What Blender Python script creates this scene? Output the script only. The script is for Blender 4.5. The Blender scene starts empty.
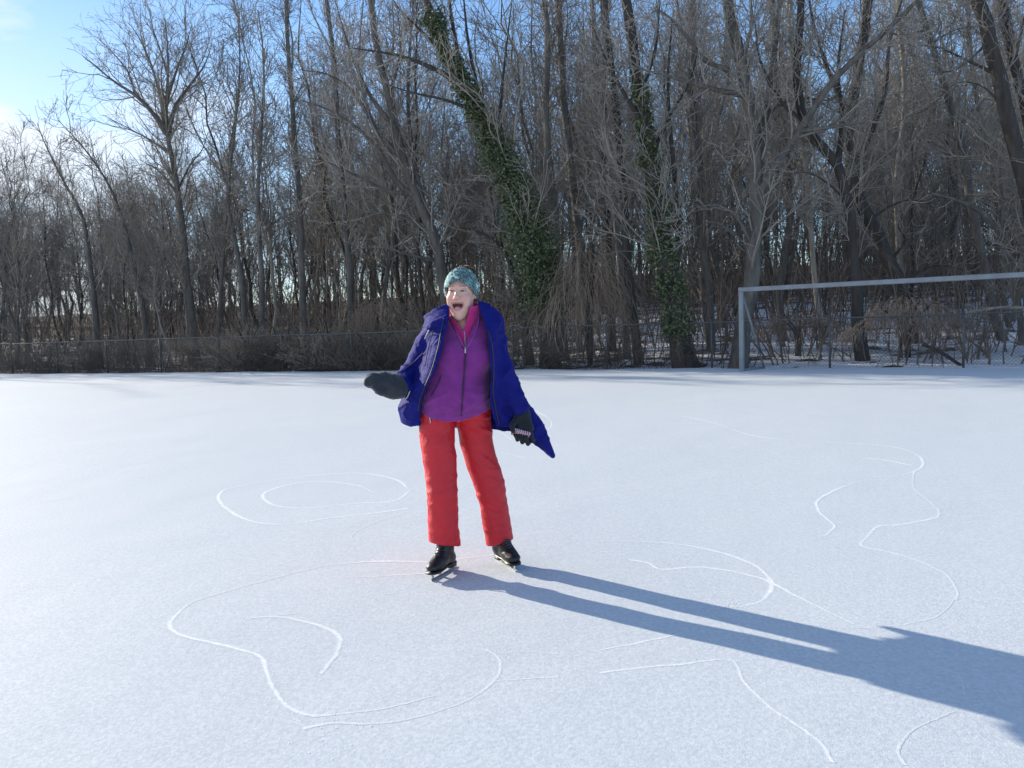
import bpy, math, random
import numpy as np
from mathutils import Matrix, Vector, noise as mnoise

random.seed(7)
RNG = np.random.default_rng(7)
SC = bpy.context.scene
COL = SC.collection
rad = math.radians

# ------------------------------------------------------------------ camera maths
F = 769.0
CAM = np.array([0.0, 0.0, 1.4])
PITCH, ROLL = rad(4.6), rad(2.0)
_f = np.array([0, math.cos(PITCH), -math.sin(PITCH)])
_u = np.array([0, math.sin(PITCH), math.cos(PITCH)])
_r = np.array([1.0, 0, 0])
C_R = _r * math.cos(ROLL) - _u * math.sin(ROLL)
C_U = _u * math.cos(ROLL) + _r * math.sin(ROLL)

def ray(px, py):
    return C_R * (px - 512) / F + C_U * (384 - py) / F + _f

def P(px, py, Y):                       # point of the place seen at a photo position, at distance Y
    d = ray(px, py)
    return CAM + d * (Y / d[1])

def G(px, py, z=0.0):                   # point of the ground seen there
    d = ray(px, py)
    return CAM + d * ((z - CAM[2]) / d[2])

def row_col(p):
    d = np.asarray(p) - CAM
    z = d @ _f
    return 512 + F * (d @ C_R) / z, 384 - F * (d @ C_U) / z

def fence_y(x):
    return 22.7 - 0.456 * x

def sstep(a, b, x):
    t = np.clip((x - a) / (b - a), 0, 1)
    return t * t * (3 - 2 * t)

def ground_z(x, y):                     # the wood's floor climbs behind the fence, more on the right
    s = np.maximum((y - fence_y(x)) / 1.1, 0)
    right = sstep(-6, 9, x)
    rise = (0.10 * right + 0.018 * (1 - right)) * np.minimum(s, 16) + 0.085 * np.clip(s - 16, 0, 75)
    return rise

# ------------------------------------------------------------------ mesh helpers
def mesh_np(name, V, faces, mat=None, parent=None, smooth=True, col=None):
    """faces: one int array (n,3|4) or a list of such arrays"""
    if isinstance(faces, np.ndarray):
        faces = [faces]
    faces = [f for f in faces if len(f)]
    me = bpy.data.meshes.new(name)
    V = np.ascontiguousarray(V, dtype=np.float32)
    me.vertices.add(len(V))
    me.vertices.foreach_set('co', V.ravel())
    loops = np.concatenate([f.ravel() for f in faces]).astype(np.int32)
    sizes = np.concatenate([np.full(len(f), f.shape[1], np.int32) for f in faces])
    starts = np.concatenate([[0], np.cumsum(sizes)[:-1]]).astype(np.int32)
    me.loops.add(len(loops))
    me.loops.foreach_set('vertex_index', loops)
    me.polygons.add(len(sizes))
    me.polygons.foreach_set('loop_start', starts)
    me.polygons.foreach_set('loop_total', sizes)
    me.polygons.foreach_set('use_smooth', np.full(len(sizes), smooth, dtype=bool))
    if col is not None:
        ca = me.color_attributes.new('tint', 'FLOAT_COLOR', 'POINT')
        c4 = np.ones((len(V), 4), np.float32); c4[:, :3] = col
        ca.data.foreach_set('color', c4.ravel())
    me.update(calc_edges=True)
    me.validate()
    if mat: me.materials.append(mat)
    o = bpy.data.objects.new(name, me)
    COL.objects.link(o)
    if parent is not None: o.parent = parent
    return o

def empty(name, loc=(0, 0, 0)):
    o = bpy.data.objects.new(name, None)
    o.empty_display_size = 0.1
    COL.objects.link(o); o.location = loc
    return o

def tag(o, label=None, cat=None, group=None, kind=None):
    if label: o['label'] = label
    if cat: o['category'] = cat
    if group: o['group'] = group
    if kind: o['kind'] = kind
    return o

def norm(a):
    return a / np.maximum(np.linalg.norm(a, axis=-1, keepdims=True), 1e-9)

def tubes(Pt, R, sides=4, cap=False):
    """Pt (N,k,3) polylines, R (N,k) radii -> verts, quads"""
    N, k, _ = Pt.shape
    T = norm(np.gradient(Pt, axis=1))
    D = norm(Pt[:, -1] - Pt[:, 0] + 1e-6)
    A = np.zeros((N, 3)); A[np.arange(N), np.argmin(np.abs(D), axis=1)] = 1
    n1 = norm(np.cross(T, A[:, None, :]))
    n2 = np.cross(T, n1)
    ang = np.arange(sides) * 2 * math.pi / sides
    ring = (n1[:, :, None, :] * np.cos(ang)[None, None, :, None] + n2[:, :, None, :] * np.sin(ang)[None, None, :, None])
    V = (Pt[:, :, None, :] + ring * R[:, :, None, None]).reshape(-1, 3)
    i = np.arange(N)[:, None, None] * (k * sides)
    j = np.arange(k - 1)[None, :, None] * sides
    s = np.arange(sides)[None, None, :]
    s2 = (s + 1) % sides
    Fq = np.stack([i + j + s, i + j + s2, i + j + sides + s2, i + j + sides + s], -1).reshape(-1, 4)
    return V, Fq

class MB:
    def __init__(s): s.V = []; s.Fs = []; s.n = 0
    def add(s, V, Fq):
        s.V.append(V)
        for f in (Fq if isinstance(Fq, list) else [Fq]): s.Fs.append(f + s.n)
        s.n += len(V)
    def tube(s, pts, r, sides=8, caps=True):
        pts = np.array(pts, float); r = np.broadcast_to(np.array(r, float), (len(pts),))
        V, Fq = tubes(pts[None], r[None], sides)
        fs = [Fq]
        if caps:
            nv = len(V)
            V = np.vstack([V, pts[:1], pts[-1:]])
            a = np.arange(sides); b = (a + 1) % sides
            fs.append(np.stack([b, a, np.full(sides, nv)], -1))
            o = (len(pts) - 1) * sides
            fs.append(np.stack([a + o, b + o, np.full(sides, nv + 1)], -1))
        s.add(V, fs)
    def box(s, c, d, M=None, bev=0.0):
        c = np.array(c, float); d = np.array(d, float) / 2
        v = np.array([[x, y, z] for x in (-1, 1) for y in (-1, 1) for z in (-1, 1)], float) * d
        if M is not None: v = v @ np.asarray(M).T
        f = np.array([[0, 1, 3, 2], [4, 6, 7, 5], [0, 4, 5, 1], [2, 3, 7, 6], [0, 2, 6, 4], [1, 5, 7, 3]])
        s.add(v + c, f)
    def build(s, name, mat, parent=None, smooth=True):
        # gather per face size
        by = {}
        for f in s.Fs: by.setdefault(f.shape[1], []).append(f)
        return mesh_np(name, np.vstack(s.V), [np.vstack(v) for v in by.values()], mat, parent, smooth)

def spline(pts, n):
    """Catmull-Rom through pts (m,d) -> n points, even in parameter length"""
    p = np.array(pts, float)
    if len(p) == 2:
        t = np.linspace(0, 1, n)[:, None]; return p[0] * (1 - t) + p[1] * t
    q = np.vstack([2 * p[0] - p[1], p, 2 * p[-1] - p[-2]])
    seg = np.linalg.norm(np.diff(p, axis=0), axis=1); cum = np.concatenate([[0], np.cumsum(seg)])
    u = np.interp(np.linspace(0, cum[-1], n), cum, np.arange(len(p)))
    i = np.minimum(u.astype(int), len(p) - 2); t = (u - i)[:, None]
    a, b, c, d = q[i], q[i + 1], q[i + 2], q[i + 3]
    return 0.5 * (2 * b + (c - a) * t + (2 * a - 5 * b + 4 * c - d) * t ** 2 + (3 * b - a - 3 * c + d) * t ** 3)

# ------------------------------------------------------------------ material helpers
class NT:
    def __init__(s, name):
        s.m = bpy.data.materials.new(name); s.m.use_nodes = True
        s.t = s.m.node_tree; s.b = s.t.nodes['Principled BSDF']
    def n(s, typ, **kw):
        nd = s.t.nodes.new(typ)
        for k, v in kw.items():
            if k.startswith('i_'): nd.inputs[k[2:].replace('_', ' ')].default_value = v
            else: setattr(nd, k, v)
        return nd
    def l(s, a, b): s.t.links.new(a, b)
    def coord(s, kind='Object', scale=None):
        c = s.n('ShaderNodeTexCoord').outputs[kind]
        if scale is not None:
            mp = s.n('ShaderNodeMapping'); mp.inputs['Scale'].default_value = scale
            s.l(c, mp.inputs['Vector']); return mp.outputs[0]
        return c
    def noise(s, vec, scale, detail=4, rough=0.55, dist=0.0):
        nd = s.n('ShaderNodeTexNoise'); nd.inputs['Scale'].default_value = scale
        nd.inputs['Detail'].default_value = detail; nd.inputs['Roughness'].default_value = rough
        nd.inputs['Distortion'].default_value = dist
        if vec is not None: s.l(vec, nd.inputs['Vector'])
        return nd.outputs['Fac']
    def ramp(s, fac, stops, interp='LINEAR'):
        nd = s.n('ShaderNodeValToRGB'); cr = nd.color_ramp; cr.interpolation = interp
        while len(cr.elements) < len(stops): cr.elements.new(0.5)
        for e, (p, c) in zip(cr.elements, stops):
            e.position = p; e.color = (*c, 1) if len(c) == 3 else c
        s.l(fac, nd.inputs[0]); return nd.outputs[0]
    def mix(s, fac, a, b, mode='MIX'):
        nd = s.n('ShaderNodeMix', data_type='RGBA', blend_type=mode)
        for sock, v in ((nd.inputs[0], fac), (nd.inputs[6], a), (nd.inputs[7], b)):
            if hasattr(v, 'is_linked'): s.l(v, sock)
            elif isinstance(v, (int, float)): sock.default_value = v
            else: sock.default_value = (*v, 1)
        return nd.outputs[2]
    def math(s, op, a, b=0.0):
        nd = s.n('ShaderNodeMath', operation=op)
        for sock, v in ((nd.inputs[0], a), (nd.inputs[1], b)):
            if hasattr(v, 'is_linked'): s.l(v, sock)
            else: sock.default_value = v
        return nd.outputs[0]
    def bump(s, h, strength=0.5, dist=0.01, normal=None):
        nd = s.n('ShaderNodeBump'); nd.inputs['Strength'].default_value = strength
        nd.inputs['Distance'].default_value = dist
        s.l(h, nd.inputs['Height'])
        if normal is not None: s.l(normal, nd.inputs['Normal'])
        return nd.outputs[0]
    def set(s, **kw):
        for k, v in kw.items():
            sock = s.b.inputs[k.replace('_', ' ')]
            if hasattr(v, 'is_linked'): s.l(v, sock)
            elif isinstance(v, tuple) and len(v) == 3: sock.default_value = (*v, 1)
            else: sock.default_value = v
        return s

def bark(name, dark, light, scale=6.0):
    t = NT(name)
    v = t.coord('Object', (1, 1, 0.25))
    n1 = t.noise(v, scale, 6, 0.65); n2 = t.noise(t.coord('Object'), 0.9, 3)
    c = t.ramp(n1, [(0.3, dark), (0.7, light)])
    info = t.n('ShaderNodeObjectInfo').outputs['Random']
    c = t.mix(t.math('MULTIPLY', n2, 0.5), c, tuple(0.75 * x for x in dark))
    c = t.mix(t.math('MULTIPLY', info, 0.45), c, tuple(0.6 * x for x in dark))
    t.set(Base_Color=c, Roughness=0.9, Normal=t.bump(t.noise(v, scale * 3, 5, 0.7), 0.8, 0.03))
    return t.m

M = {}
M['bark'] = bark('bark', (0.075, 0.068, 0.062), (0.27, 0.245, 0.22))
M['bark_dark'] = bark('bark_dark', (0.035, 0.030, 0.027), (0.12, 0.105, 0.093))
M['bark_pale'] = bark('bark_pale', (0.22, 0.20, 0.17), (0.46, 0.42, 0.36))
M['twig'] = bark('twig', (0.15, 0.136, 0.12), (0.44, 0.395, 0.345), 2.0)
M['twig_brown'] = bark('twig_brown', (0.13, 0.10, 0.083), (0.33, 0.26, 0.21), 3.0)

M['twig_sunlit'] = bark('twig_sunlit', (0.18, 0.163, 0.145), (0.52, 0.465, 0.40), 2.0)  # paler copy of the twig bark, sunlit accents put into the colour
M['twig_shaded'] = bark('twig_shaded', (0.065, 0.060, 0.056), (0.21, 0.19, 0.17), 2.0)  # darker copy for the far wood, its shade put into the colour
M['twig_tan'] = bark('twig_tan', (0.26, 0.20, 0.155), (0.60, 0.48, 0.38), 3.0)
t = NT('ivy_leaf'); c = t.noise(t.coord('Object'), 5.0, 3)
t.set(Base_Color=t.ramp(c, [(0.3, (0.038, 0.056, 0.030)), (0.55, (0.10, 0.125, 0.056)), (0.75, (0.22, 0.235, 0.10))]), Roughness=0.5)
M['ivy'] = t.m
t = NT('bush_leaf'); c = t.noise(t.coord('Object'), 3.0, 3)
t.set(Base_Color=t.ramp(c, [(0.35, (0.05, 0.055, 0.02)), (0.65, (0.12, 0.085, 0.035))]), Roughness=0.6)
M['bush'] = t.m

# snow
t = NT('snow')
v = t.coord('Object')
big = t.noise(v, 0.35, 3); mid = t.noise(v, 9.0, 4, 0.6); fine = t.noise(v, 75.0, 3, 0.7)
vor = t.n('ShaderNodeTexVoronoi'); vor.inputs['Scale'].default_value = 210.0; t.l(v, vor.inputs['Vector'])
base = t.mix(t.ramp(t.noise(v, 60.0, 3, .7), [(0.38, (0, 0, 0)), (0.66, (1, 1, 1))]), (0.575, 0.61, 0.645), (0.705, 0.735, 0.76))
spark = t.ramp(vor.outputs['Color'], [(0.93, (0.75, 0.75, 0.75)), (0.97, (0.2, 0.2, 0.2))])
b1 = t.bump(fine, 0.45, 0.0036); b2 = t.bump(mid, 0.16, 0.006, b1); b3 = t.bump(big, 0.5, 0.08, b2)
t.set(Base_Color=base, Roughness=spark, Normal=b3)
t.b.inputs['Specular IOR Level'].default_value = 0.18
M['snow'] = t.m

t = NT('fresh_shaved_snow'); v = t.coord('Object')
at_ = t.n('ShaderNodeAttribute', attribute_name='tint').outputs['Fac']
k_ = t.math('MULTIPLY', at_, t.math('MULTIPLY_ADD' if False else 'ADD', 0.35, t.noise(v, 45.0, 4, .7)))
t.set(Base_Color=t.mix(t.ramp(k_, [(0.12, (0, 0, 0)), (0.85, (1, 1, 1))]), (0.65, 0.675, 0.695), (0.97, 0.975, 0.98)), Roughness=0.7, Normal=t.bump(t.noise(v, 75, 3, .7), .45, .0036))
t.b.inputs['Specular IOR Level'].default_value = 0.18
M['shaved'] = t.m
t = NT('loose_snow'); t.set(Base_Color=(.92, .93, .94), Roughness=.7); M['loose'] = t.m

# wood floor: leaf litter with snow lying between
t = NT('leaf_litter_and_snow')
v = t.coord('Object')
patch = t.noise(v, 0.9, 5, 0.65)
xs = t.n('ShaderNodeSeparateXYZ'); t.l(v, xs.inputs[0])
bias = t.n('ShaderNodeMapRange'); bias.inputs['From Min'].default_value = -10; bias.inputs['From Max'].default_value = 10
bias.inputs['To Min'].default_value = -0.10; bias.inputs['To Max'].default_value = 0.08; t.l(xs.outputs[0], bias.inputs['Value'])
far = t.n('ShaderNodeMapRange'); far.inputs['From Min'].default_value = 1.3; far.inputs['From Max'].default_value = 3.0; far.inputs['To Max'].default_value = 0.22; t.l(xs.outputs[2], far.inputs['Value'])
pm = t.ramp(t.math('ADD', patch, t.math('SUBTRACT', bias.outputs[0], far.outputs[0])), [(0.47, (0, 0, 0)), (0.52, (1, 1, 1))])
lit = t.ramp(t.noise(v, 14, 5, .7), [(0.3, (0.03, 0.022, 0.016)), (0.7, (0.12, 0.08, 0.055))])
t.set(Base_Color=t.mix(pm, lit, (0.78, 0.81, 0.86)), Roughness=0.85, Normal=t.bump(t.noise(v, 20, 5, .7), 1.0, 0.05))
M['litter'] = t.m

def plain(name, c, rough=0.5, metal=0.0, nscale=None, amt=0.25, bump=None):
    t = NT(name)
    if nscale:
        n = t.noise(t.coord('Object'), nscale, 4, .6)
        t.set(Base_Color=t.ramp(n, [(0.3, tuple(x * (1 - amt) for x in c)), (0.7, tuple(min(1, x * (1 + amt)) for x in c))]))
        if bump: t.set(Normal=t.bump(n, 0.6, bump))
    else: t.set(Base_Color=c)
    t.set(Roughness=rough, Metallic=metal)
    return t.m
M['galv'] = plain('galvanised_steel', (0.10, 0.105, 0.11), 0.6, 0.3, 8)
M['goal_paint'] = plain('weathered_white_paint', (0.21, 0.235, 0.26), 0.45, 0.0, 5, 0.15)
M['wire'] = plain('fence_wire', (0.13, 0.13, 0.13), 0.5, 0.3)
# ------------------------------------------------------------------ camera, sun, sky
cam = bpy.data.cameras.new('camera'); camo = bpy.data.objects.new('camera', cam); COL.objects.link(camo)
cam.sensor_fit = 'HORIZONTAL'; cam.sensor_width = 36.0; cam.lens = F * 36.0 / 1024.0
cam.clip_start = 0.05; cam.clip_end = 3000
mw = np.eye(4); mw[:3, 0] = C_R; mw[:3, 1] = C_U; mw[:3, 2] = -_f; mw[:3, 3] = CAM
camo.matrix_world = Matrix(mw.tolist())
SC.camera = camo

# the crotch of the trousers and its shadow in the snow give the sun's direction
SUN_DIR = np.array([-0.795, 0.607, 0.0]); SUN_DIR /= np.linalg.norm(SUN_DIR)
SUN_EL = rad(19.6)
to_sun = np.array([SUN_DIR[0] * math.cos(SUN_EL), SUN_DIR[1] * math.cos(SUN_EL), math.sin(SUN_EL)])
sl = bpy.data.lights.new('sun', 'SUN'); sl.energy = 4.8; sl.angle = rad(0.53); sl.color = (1.0, 0.915, 0.76)
so = bpy.data.objects.new('sun', sl); COL.objects.link(so)
so.rotation_euler = Vector(to_sun).to_track_quat('Z', 'Y').to_euler()
so.location = (-30, 20, 30)

w = bpy.data.worlds.new('World'); SC.world = w; w.use_nodes = True
wt = w.node_tree; bg = wt.nodes['Background']
sky = wt.nodes.new('ShaderNodeTexSky'); sky.sky_type = 'NISHITA'; sky.sun_disc = False
sky.sun_elevation = SUN_EL; sky.sun_rotation = math.atan2(SUN_DIR[0], SUN_DIR[1])
sky.air_density = 1.0; sky.dust_density = 0.0; sky.ozone_density = 4.0
# thin cloud, thicker towards the left horizon, laid out by direction in the sky
tc = wt.nodes.new('ShaderNodeTexCoord'); mp = wt.nodes.new('ShaderNodeMapping'); mp.inputs['Scale'].default_value = (1.6, 1.6, 5.0)
mp.inputs['Location'].default_value = (0.35, 0.1, 0.55)
wt.links.new(tc.outputs['Generated'], mp.inputs['Vector'])
cn = wt.nodes.new('ShaderNodeTexNoise'); cn.inputs['Scale'].default_value = 1.7; cn.inputs['Detail'].default_value = 8; cn.inputs['Roughness'].default_value = 0.55
wt.links.new(mp.outputs[0], cn.inputs['Vector'])
cr = wt.nodes.new('ShaderNodeValToRGB'); cr.color_ramp.elements[0].position = 0.43; cr.color_ramp.elements[1].position = 0.60
wt.links.new(cn.outputs['Fac'], cr.inputs[0])
sep = wt.nodes.new('ShaderNodeSeparateXYZ'); wt.links.new(tc.outputs['Generated'], sep.inputs[0])
lx = wt.nodes.new('ShaderNodeMapRange'); lx.inputs['From Min'].default_value = 0.0; lx.inputs['From Max'].default_value = -0.55
wt.links.new(sep.outputs[0], lx.inputs['Value'])
mz = wt.nodes.new('ShaderNodeMapRange'); mz.inputs['From Min'].default_value = 0.42; mz.inputs['From Max'].default_value = 0.22
wt.links.new(sep.outputs[2], mz.inputs['Value'])
mu = wt.nodes.new('ShaderNodeMath'); mu.operation = 'MULTIPLY'; wt.links.new(lx.outputs[0], mu.inputs[0]); wt.links.new(mz.outputs[0], mu.inputs[1])
ad = wt.nodes.new('ShaderNodeMath'); ad.operation = 'MULTIPLY_ADD'; ad.use_clamp = True
wt.links.new(cr.outputs[0], ad.inputs[0]); ad.inputs[1].default_value = 0.95; mh = wt.nodes.new('ShaderNodeMath'); mh.operation = 'MULTIPLY'; mh.inputs[1].default_value = 0.62; wt.links.new(mu.outputs[0], mh.inputs[0]); wt.links.new(mh.outputs[0], ad.inputs[2])
# only where lx is on
m2 = wt.nodes.new('ShaderNodeMath'); m2.operation = 'MULTIPLY'; wt.links.new(ad.outputs[0], m2.inputs[0]); wt.links.new(lx.outputs[0], m2.inputs[1])
mx = wt.nodes.new('ShaderNodeMix'); mx.data_type = 'RGBA'
wt.links.new(m2.outputs[0], mx.inputs[0]); wt.links.new(sky.outputs[0], mx.inputs[6]); mx.inputs[7].default_value = (4.6, 4.9, 5.3, 1)
wt.links.new(mx.outputs[2], bg.inputs['Color'])
bg.inputs['Strength'].default_value = 0.15

SC.view_settings.view_transform = 'Standard'; SC.view_settings.look = 'None'
SC.view_settings.exposure = 0.55; SC.view_settings.gamma = 1.0
SC.render.engine = 'CYCLES'
SC.cycles.use_denoising = True
SC.cycles.max_bounces = 6; SC.cycles.diffuse_bounces = 3; SC.cycles.glossy_bounces = 2; SC.cycles.transparent_max_bounces = 4
SC.cycles.sample_clamp_indirect = 8

# ------------------------------------------------------------------ ground
def sheet(name, xs, ys, zf, mat):
    X, Y = np.meshgrid(xs, ys, indexing='ij')
    V = np.stack([X, Y, zf(X, Y)], -1).reshape(-1, 3)
    nx, ny = len(xs), len(ys)
    i = np.arange(nx - 1)[:, None] * ny; j = np.arange(ny - 1)[None, :]
    Fq = np.stack([i + j, i + ny + j, i + ny + j + 1, i + j + 1], -1).reshape(-1, 4)
    return mesh_np(name, V, Fq, mat)

def und(X, Y):
    return 0.006 * np.sin(X * 0.9 + 0.6 * np.sin(Y * 0.7)) * np.sin(Y * 0.8 + 1.3) + 0.010 * np.sin(X * 0.31 + 1) * np.sin(Y * 0.37)

def field_sheet():
    # rows run parallel to the fence so the field ends along it
    xs = np.concatenate([[-300, -150, -80], np.linspace(-50, 30, 200), [60, 150, 300]])
    ts = np.concatenate([np.linspace(0, 1, 140) ** 1.0])
    X, T = np.meshgrid(xs, ts, indexing='ij')
    Yb = -60.0 - .456 * np.abs(X)
    Yt = fence_y(X) + 0.12 + 0.05 * np.sin(X * 1.7) + 0.04 * np.sin(X * 4.1)
    Y = Yb + (Yt - Yb) * T
    Z = und(X, Y) * (np.abs(X) < 60)
    edge = (Yt - Y)
    Z = Z + 0.05 * np.exp(-((edge - 0.25) / 0.5) ** 2) * (0.6 + 0.4 * np.sin(X * 0.8) * np.sin(X * 2.3)) - 0.10 * (T > 0.999)
    V = np.stack([X, Y, Z], -1).reshape(-1, 3)
    nx, ny = len(xs), len(ts)
    i = np.arange(nx - 1)[:, None] * ny; j = np.arange(ny - 1)[None, :]
    Fq = np.stack([i + j, i + ny + j, i + ny + j + 1, i + j + 1], -1).reshape(-1, 4)
    return mesh_np('snow_field', V, Fq, M['snow'])
snow_field = tag(field_sheet(), kind='structure')

def floor_sheet():
    xs = np.concatenate([[-300, -200, -120], np.linspace(-80, 70, 220), [120, 200, 300]])
    ts = np.concatenate([np.linspace(0, 40, 110), [50, 65, 90, 140, 200]])
    X, T = np.meshgrid(xs, ts, indexing='ij')
    Y = fence_y(X) - 0.25 + T
    Z = ground_z(X, Y) - 0.035 + 0.10 * sstep(0.6, 4, T) * (np.sin(X * 1.3 + Y * .5) * np.sin(Y * 0.9 - X * .3)) * 0.6
    V = np.stack([X, Y, Z], -1).reshape(-1, 3)
    nx, ny = len(xs), len(ts)
    i = np.arange(nx - 1)[:, None] * ny; j = np.arange(ny - 1)[None, :]
    Fq = np.stack([i + j, i + ny + j, i + ny + j + 1, i + j + 1], -1).reshape(-1, 4)
    return mesh_np('woodland_floor', V, Fq, M['litter'])
tag(floor_sheet(), kind='structure')

# ------------------------------------------------------------------ skate tracks: shaved snow crumbs lying along each cut
def c6(l): return [(140 + x / 2.207, 420 + y / 2.207) for x, y in l]
def c7(l): return [(600 + x / 2.087, 400 + y / 2.087) for x, y in l]
TRACKS = [
 (c6([(590,150),(560,130),(490,117),(400,120),(300,132),(200,150),(175,165),(180,185),(215,212),(260,228),(330,232),(420,218),(520,207),(590,197)]), 1.0),
 (c6([(515,160),(480,145),(400,135),(330,142),(280,158),(272,172),(295,188),(340,195),(400,193),(480,185),(560,180),(598,155)]), 0.9),
 (c6([(580,208),(520,228),(480,248),(466,262),(470,272)]), 0.6),
 (c6([(640,318),(560,315),(480,318),(400,328),(300,352),(200,380),(120,405),(80,435),(66,460),(90,478),(160,495),(230,512),(265,525),(280,560),(300,605),(330,638),(380,655),(450,652),(540,640),(620,620),(650,612)]), 1.0),
 (c6([(235,442),(300,438),(360,448),(410,462),(440,485),(435,515),(400,565)]), 0.9),
 (c6([(240,438),(300,436),(350,430)]), 0.5),
 (c6([(360,684),(430,672),(500,675),(580,665),(680,640),(740,612),(785,575),(795,535),(770,512),(735,508)]), 0.85),
 (c6([(790,517),(860,515),(925,520)]), 0.4),
 (c6([(770,582),(850,575),(925,570)]), 0.4),
 (c6([(450,353),(540,348),(640,341)]), 0.7),
 (c6([(690,312),(800,298),(927,278)]), 0.4),
 (c7([(0,297),(80,297),(180,305),(260,322),(320,345),(350,370),(358,392),(340,418),(300,432),(270,432)]), 0.85),
 (c7([(60,335),(100,342),(130,355),(200,350),(270,358),(340,375),(400,405),(460,435),(530,470)]), 0.75),
 (c7([(150,28),(230,45),(320,75),(420,85),(540,92),(620,100),(665,118),(672,140),(640,155),(590,162),(540,160)]), 0.75),
 (c7([(550,122),(600,128),(650,138)]), 0.9),
 (c7([(655,150),(655,185),(690,215),(708,240),(680,252),(620,262),(580,265),(560,285),(545,305),(600,318),(660,335),(720,365),(745,400),(742,420)]), 0.75),
 (c7([(545,170),(490,190),(455,210),(455,230),(475,250),(488,265),(470,283),(455,285)]), 0.75),
 (c7([(0,572),(80,562),(180,553),(270,545),(300,590),(350,640),(400,675),(460,720),(485,762)]), 0.55),
 (c7([(740,655),(680,680),(640,705),(622,735),(640,768)]), 0.55),
 (c7([(700,560),(750,580),(760,620)]), 0.3),
 (c7([(0,525),(100,505),(170,490)]), 0.45),
 (c7([(780,350),(830,370),(885,400)]), 0.45),
 (c7([(400,470),(560,478),(700,455),(745,410)]), 0.25),
 ([(512,440),(500,432),(490,430)], 0.6), ([(536,410),(549,418),(551,426),(541,434)], 0.6),
 ([(100,472),(130,466),(170,459)], 0.3), ([(20,505),(80,497)], 0.25), ([(500,452),(525,458)], 0.5),
 ([(640,425),(700,423),(760,428)], 0.25),
]
OCT = np.array([[1,0,0],[0,1,0],[-1,0,0],[0,-1,0],[0,0,1],[0,0,-1]], float)
OCTF = np.array([[0,1,4],[1,2,4],[2,3,4],[3,0,4],[1,0,5],[2,1,5],[3,2,5],[0,3,5]])
def crumbs(Pc, size, flat=0.5):
    N = len(Pc)
    a = RNG.uniform(0, 2 * math.pi, N)
    sh = OCT[None] * RNG.uniform(0.6, 1.3, (N, 6, 1))
    x = sh[..., 0] * np.cos(a)[:, None] - sh[..., 1] * np.sin(a)[:, None]
    y = sh[..., 0] * np.sin(a)[:, None] + sh[..., 1] * np.cos(a)[:, None]
    V = np.stack([x, y, sh[..., 2] * flat], -1) * size[:, None, None] + Pc[:, None, :]
    return V.reshape(-1, 3), (OCTF[None] + np.arange(N)[:, None, None] * 6).reshape(-1, 3)

for pts, amt in TRACKS:
    g = np.array([G(x, y) for x, y in pts])
    L = np.linalg.norm(np.diff(g, axis=0), axis=1).sum()
    s = spline(g, max(12, int(L / 0.04)))
    d = norm(np.gradient(s, axis=0)); side = np.stack([-d[:, 1], d[:, 0], 0 * d[:, 0]], -1)
    mb = MB()
    # the pale scraped line, frayed along both edges
    s = spline(g, max(16, int(L / 0.012))); n = len(s)
    d = norm(np.gradient(s, axis=0)); side = np.stack([-d[:, 1], d[:, 0], 0 * d[:, 0]], -1)
    dist = np.linalg.norm(s[:, :2], axis=1)
    wob = np.array([mnoise.noise(Vector((q[0] * 3, q[1] * 3, 5.0))) for q in s])
    fade = np.clip(0.62 + 1.3 * np.array([mnoise.noise(Vector((q[0] * 1.1, q[1] * 1.1, 9.0))) for q in s]), 0.12, 1.0)
    hw = ((0.0065 + 0.008 * np.clip(wob + .25, 0, 1)) * amt + 0.0013 * dist * (.4 + .6 * amt)) * (.45 + .55 * fade)
    zt = und(s[:, 0], s[:, 1])
    cen = s + side * np.convolve(RNG.normal(0, .002, n + 6), np.ones(7) / 3.0, 'valid')[:n, None]
    rows_ = []; tints = []
    hw = hw * 1.2 * RNG.uniform(.8, 1.25, n)
    for q_, tv in ((-1, 0.), (-.5, .62), (0, 1.), (.5, .62), (1, 0.)):
        r_ = cen + side * (hw * q_ * RNG.uniform(.8, 1.2, n))[:, None]; r_[:, 2] = zt + .0004 + .0003 * (1 - abs(q_)); rows_.append(r_)
        tints.append(1.0 * tv * np.clip(.25 + .3 * amt + .6 * fade, 0, 1) * RNG.uniform(.45, 1.1, n))
    V = np.stack(rows_, 1).reshape(-1, 3); tn = np.stack(tints, 1).reshape(-1)
    i = np.arange(n - 1)[:, None] * 5; j = np.arange(4)[None]
    mesh_np('skate_track', V, np.stack([i + j, i + 5 + j, i + 6 + j, i + 1 + j], -1).reshape(-1, 4), M['shaved'], snow_field, True, np.repeat(tn[:, None], 3, 1))
# loose snow kicked up where a blade dug in
pk = []
for (px, py, n, r) in ((247,620,90,.05),(735,606,110,.04),(884,476,90,.10),(662,570,70,.04),(870,548,60,.08),(831,536,60,.06),(916,470,120,.12),(318,726,90,.10),(500,655,60,.05),(520,572,60,.06),(435,588,50,.05)):
    g = G(px, py); q = g[None] + RNG.normal(0, 1, (n, 3)) * np.array([r, r * .8, 0]); q[:, 2] = und(q[:, 0], q[:, 1]) + 0.002; pk.append(q)
pk = np.vstack(pk); V, Fq = crumbs(pk, RNG.uniform(0.001, 0.0034, len(pk)), 0.22)
mesh_np('loose_snow', V, Fq, M['loose'], snow_field, smooth=False)

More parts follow.
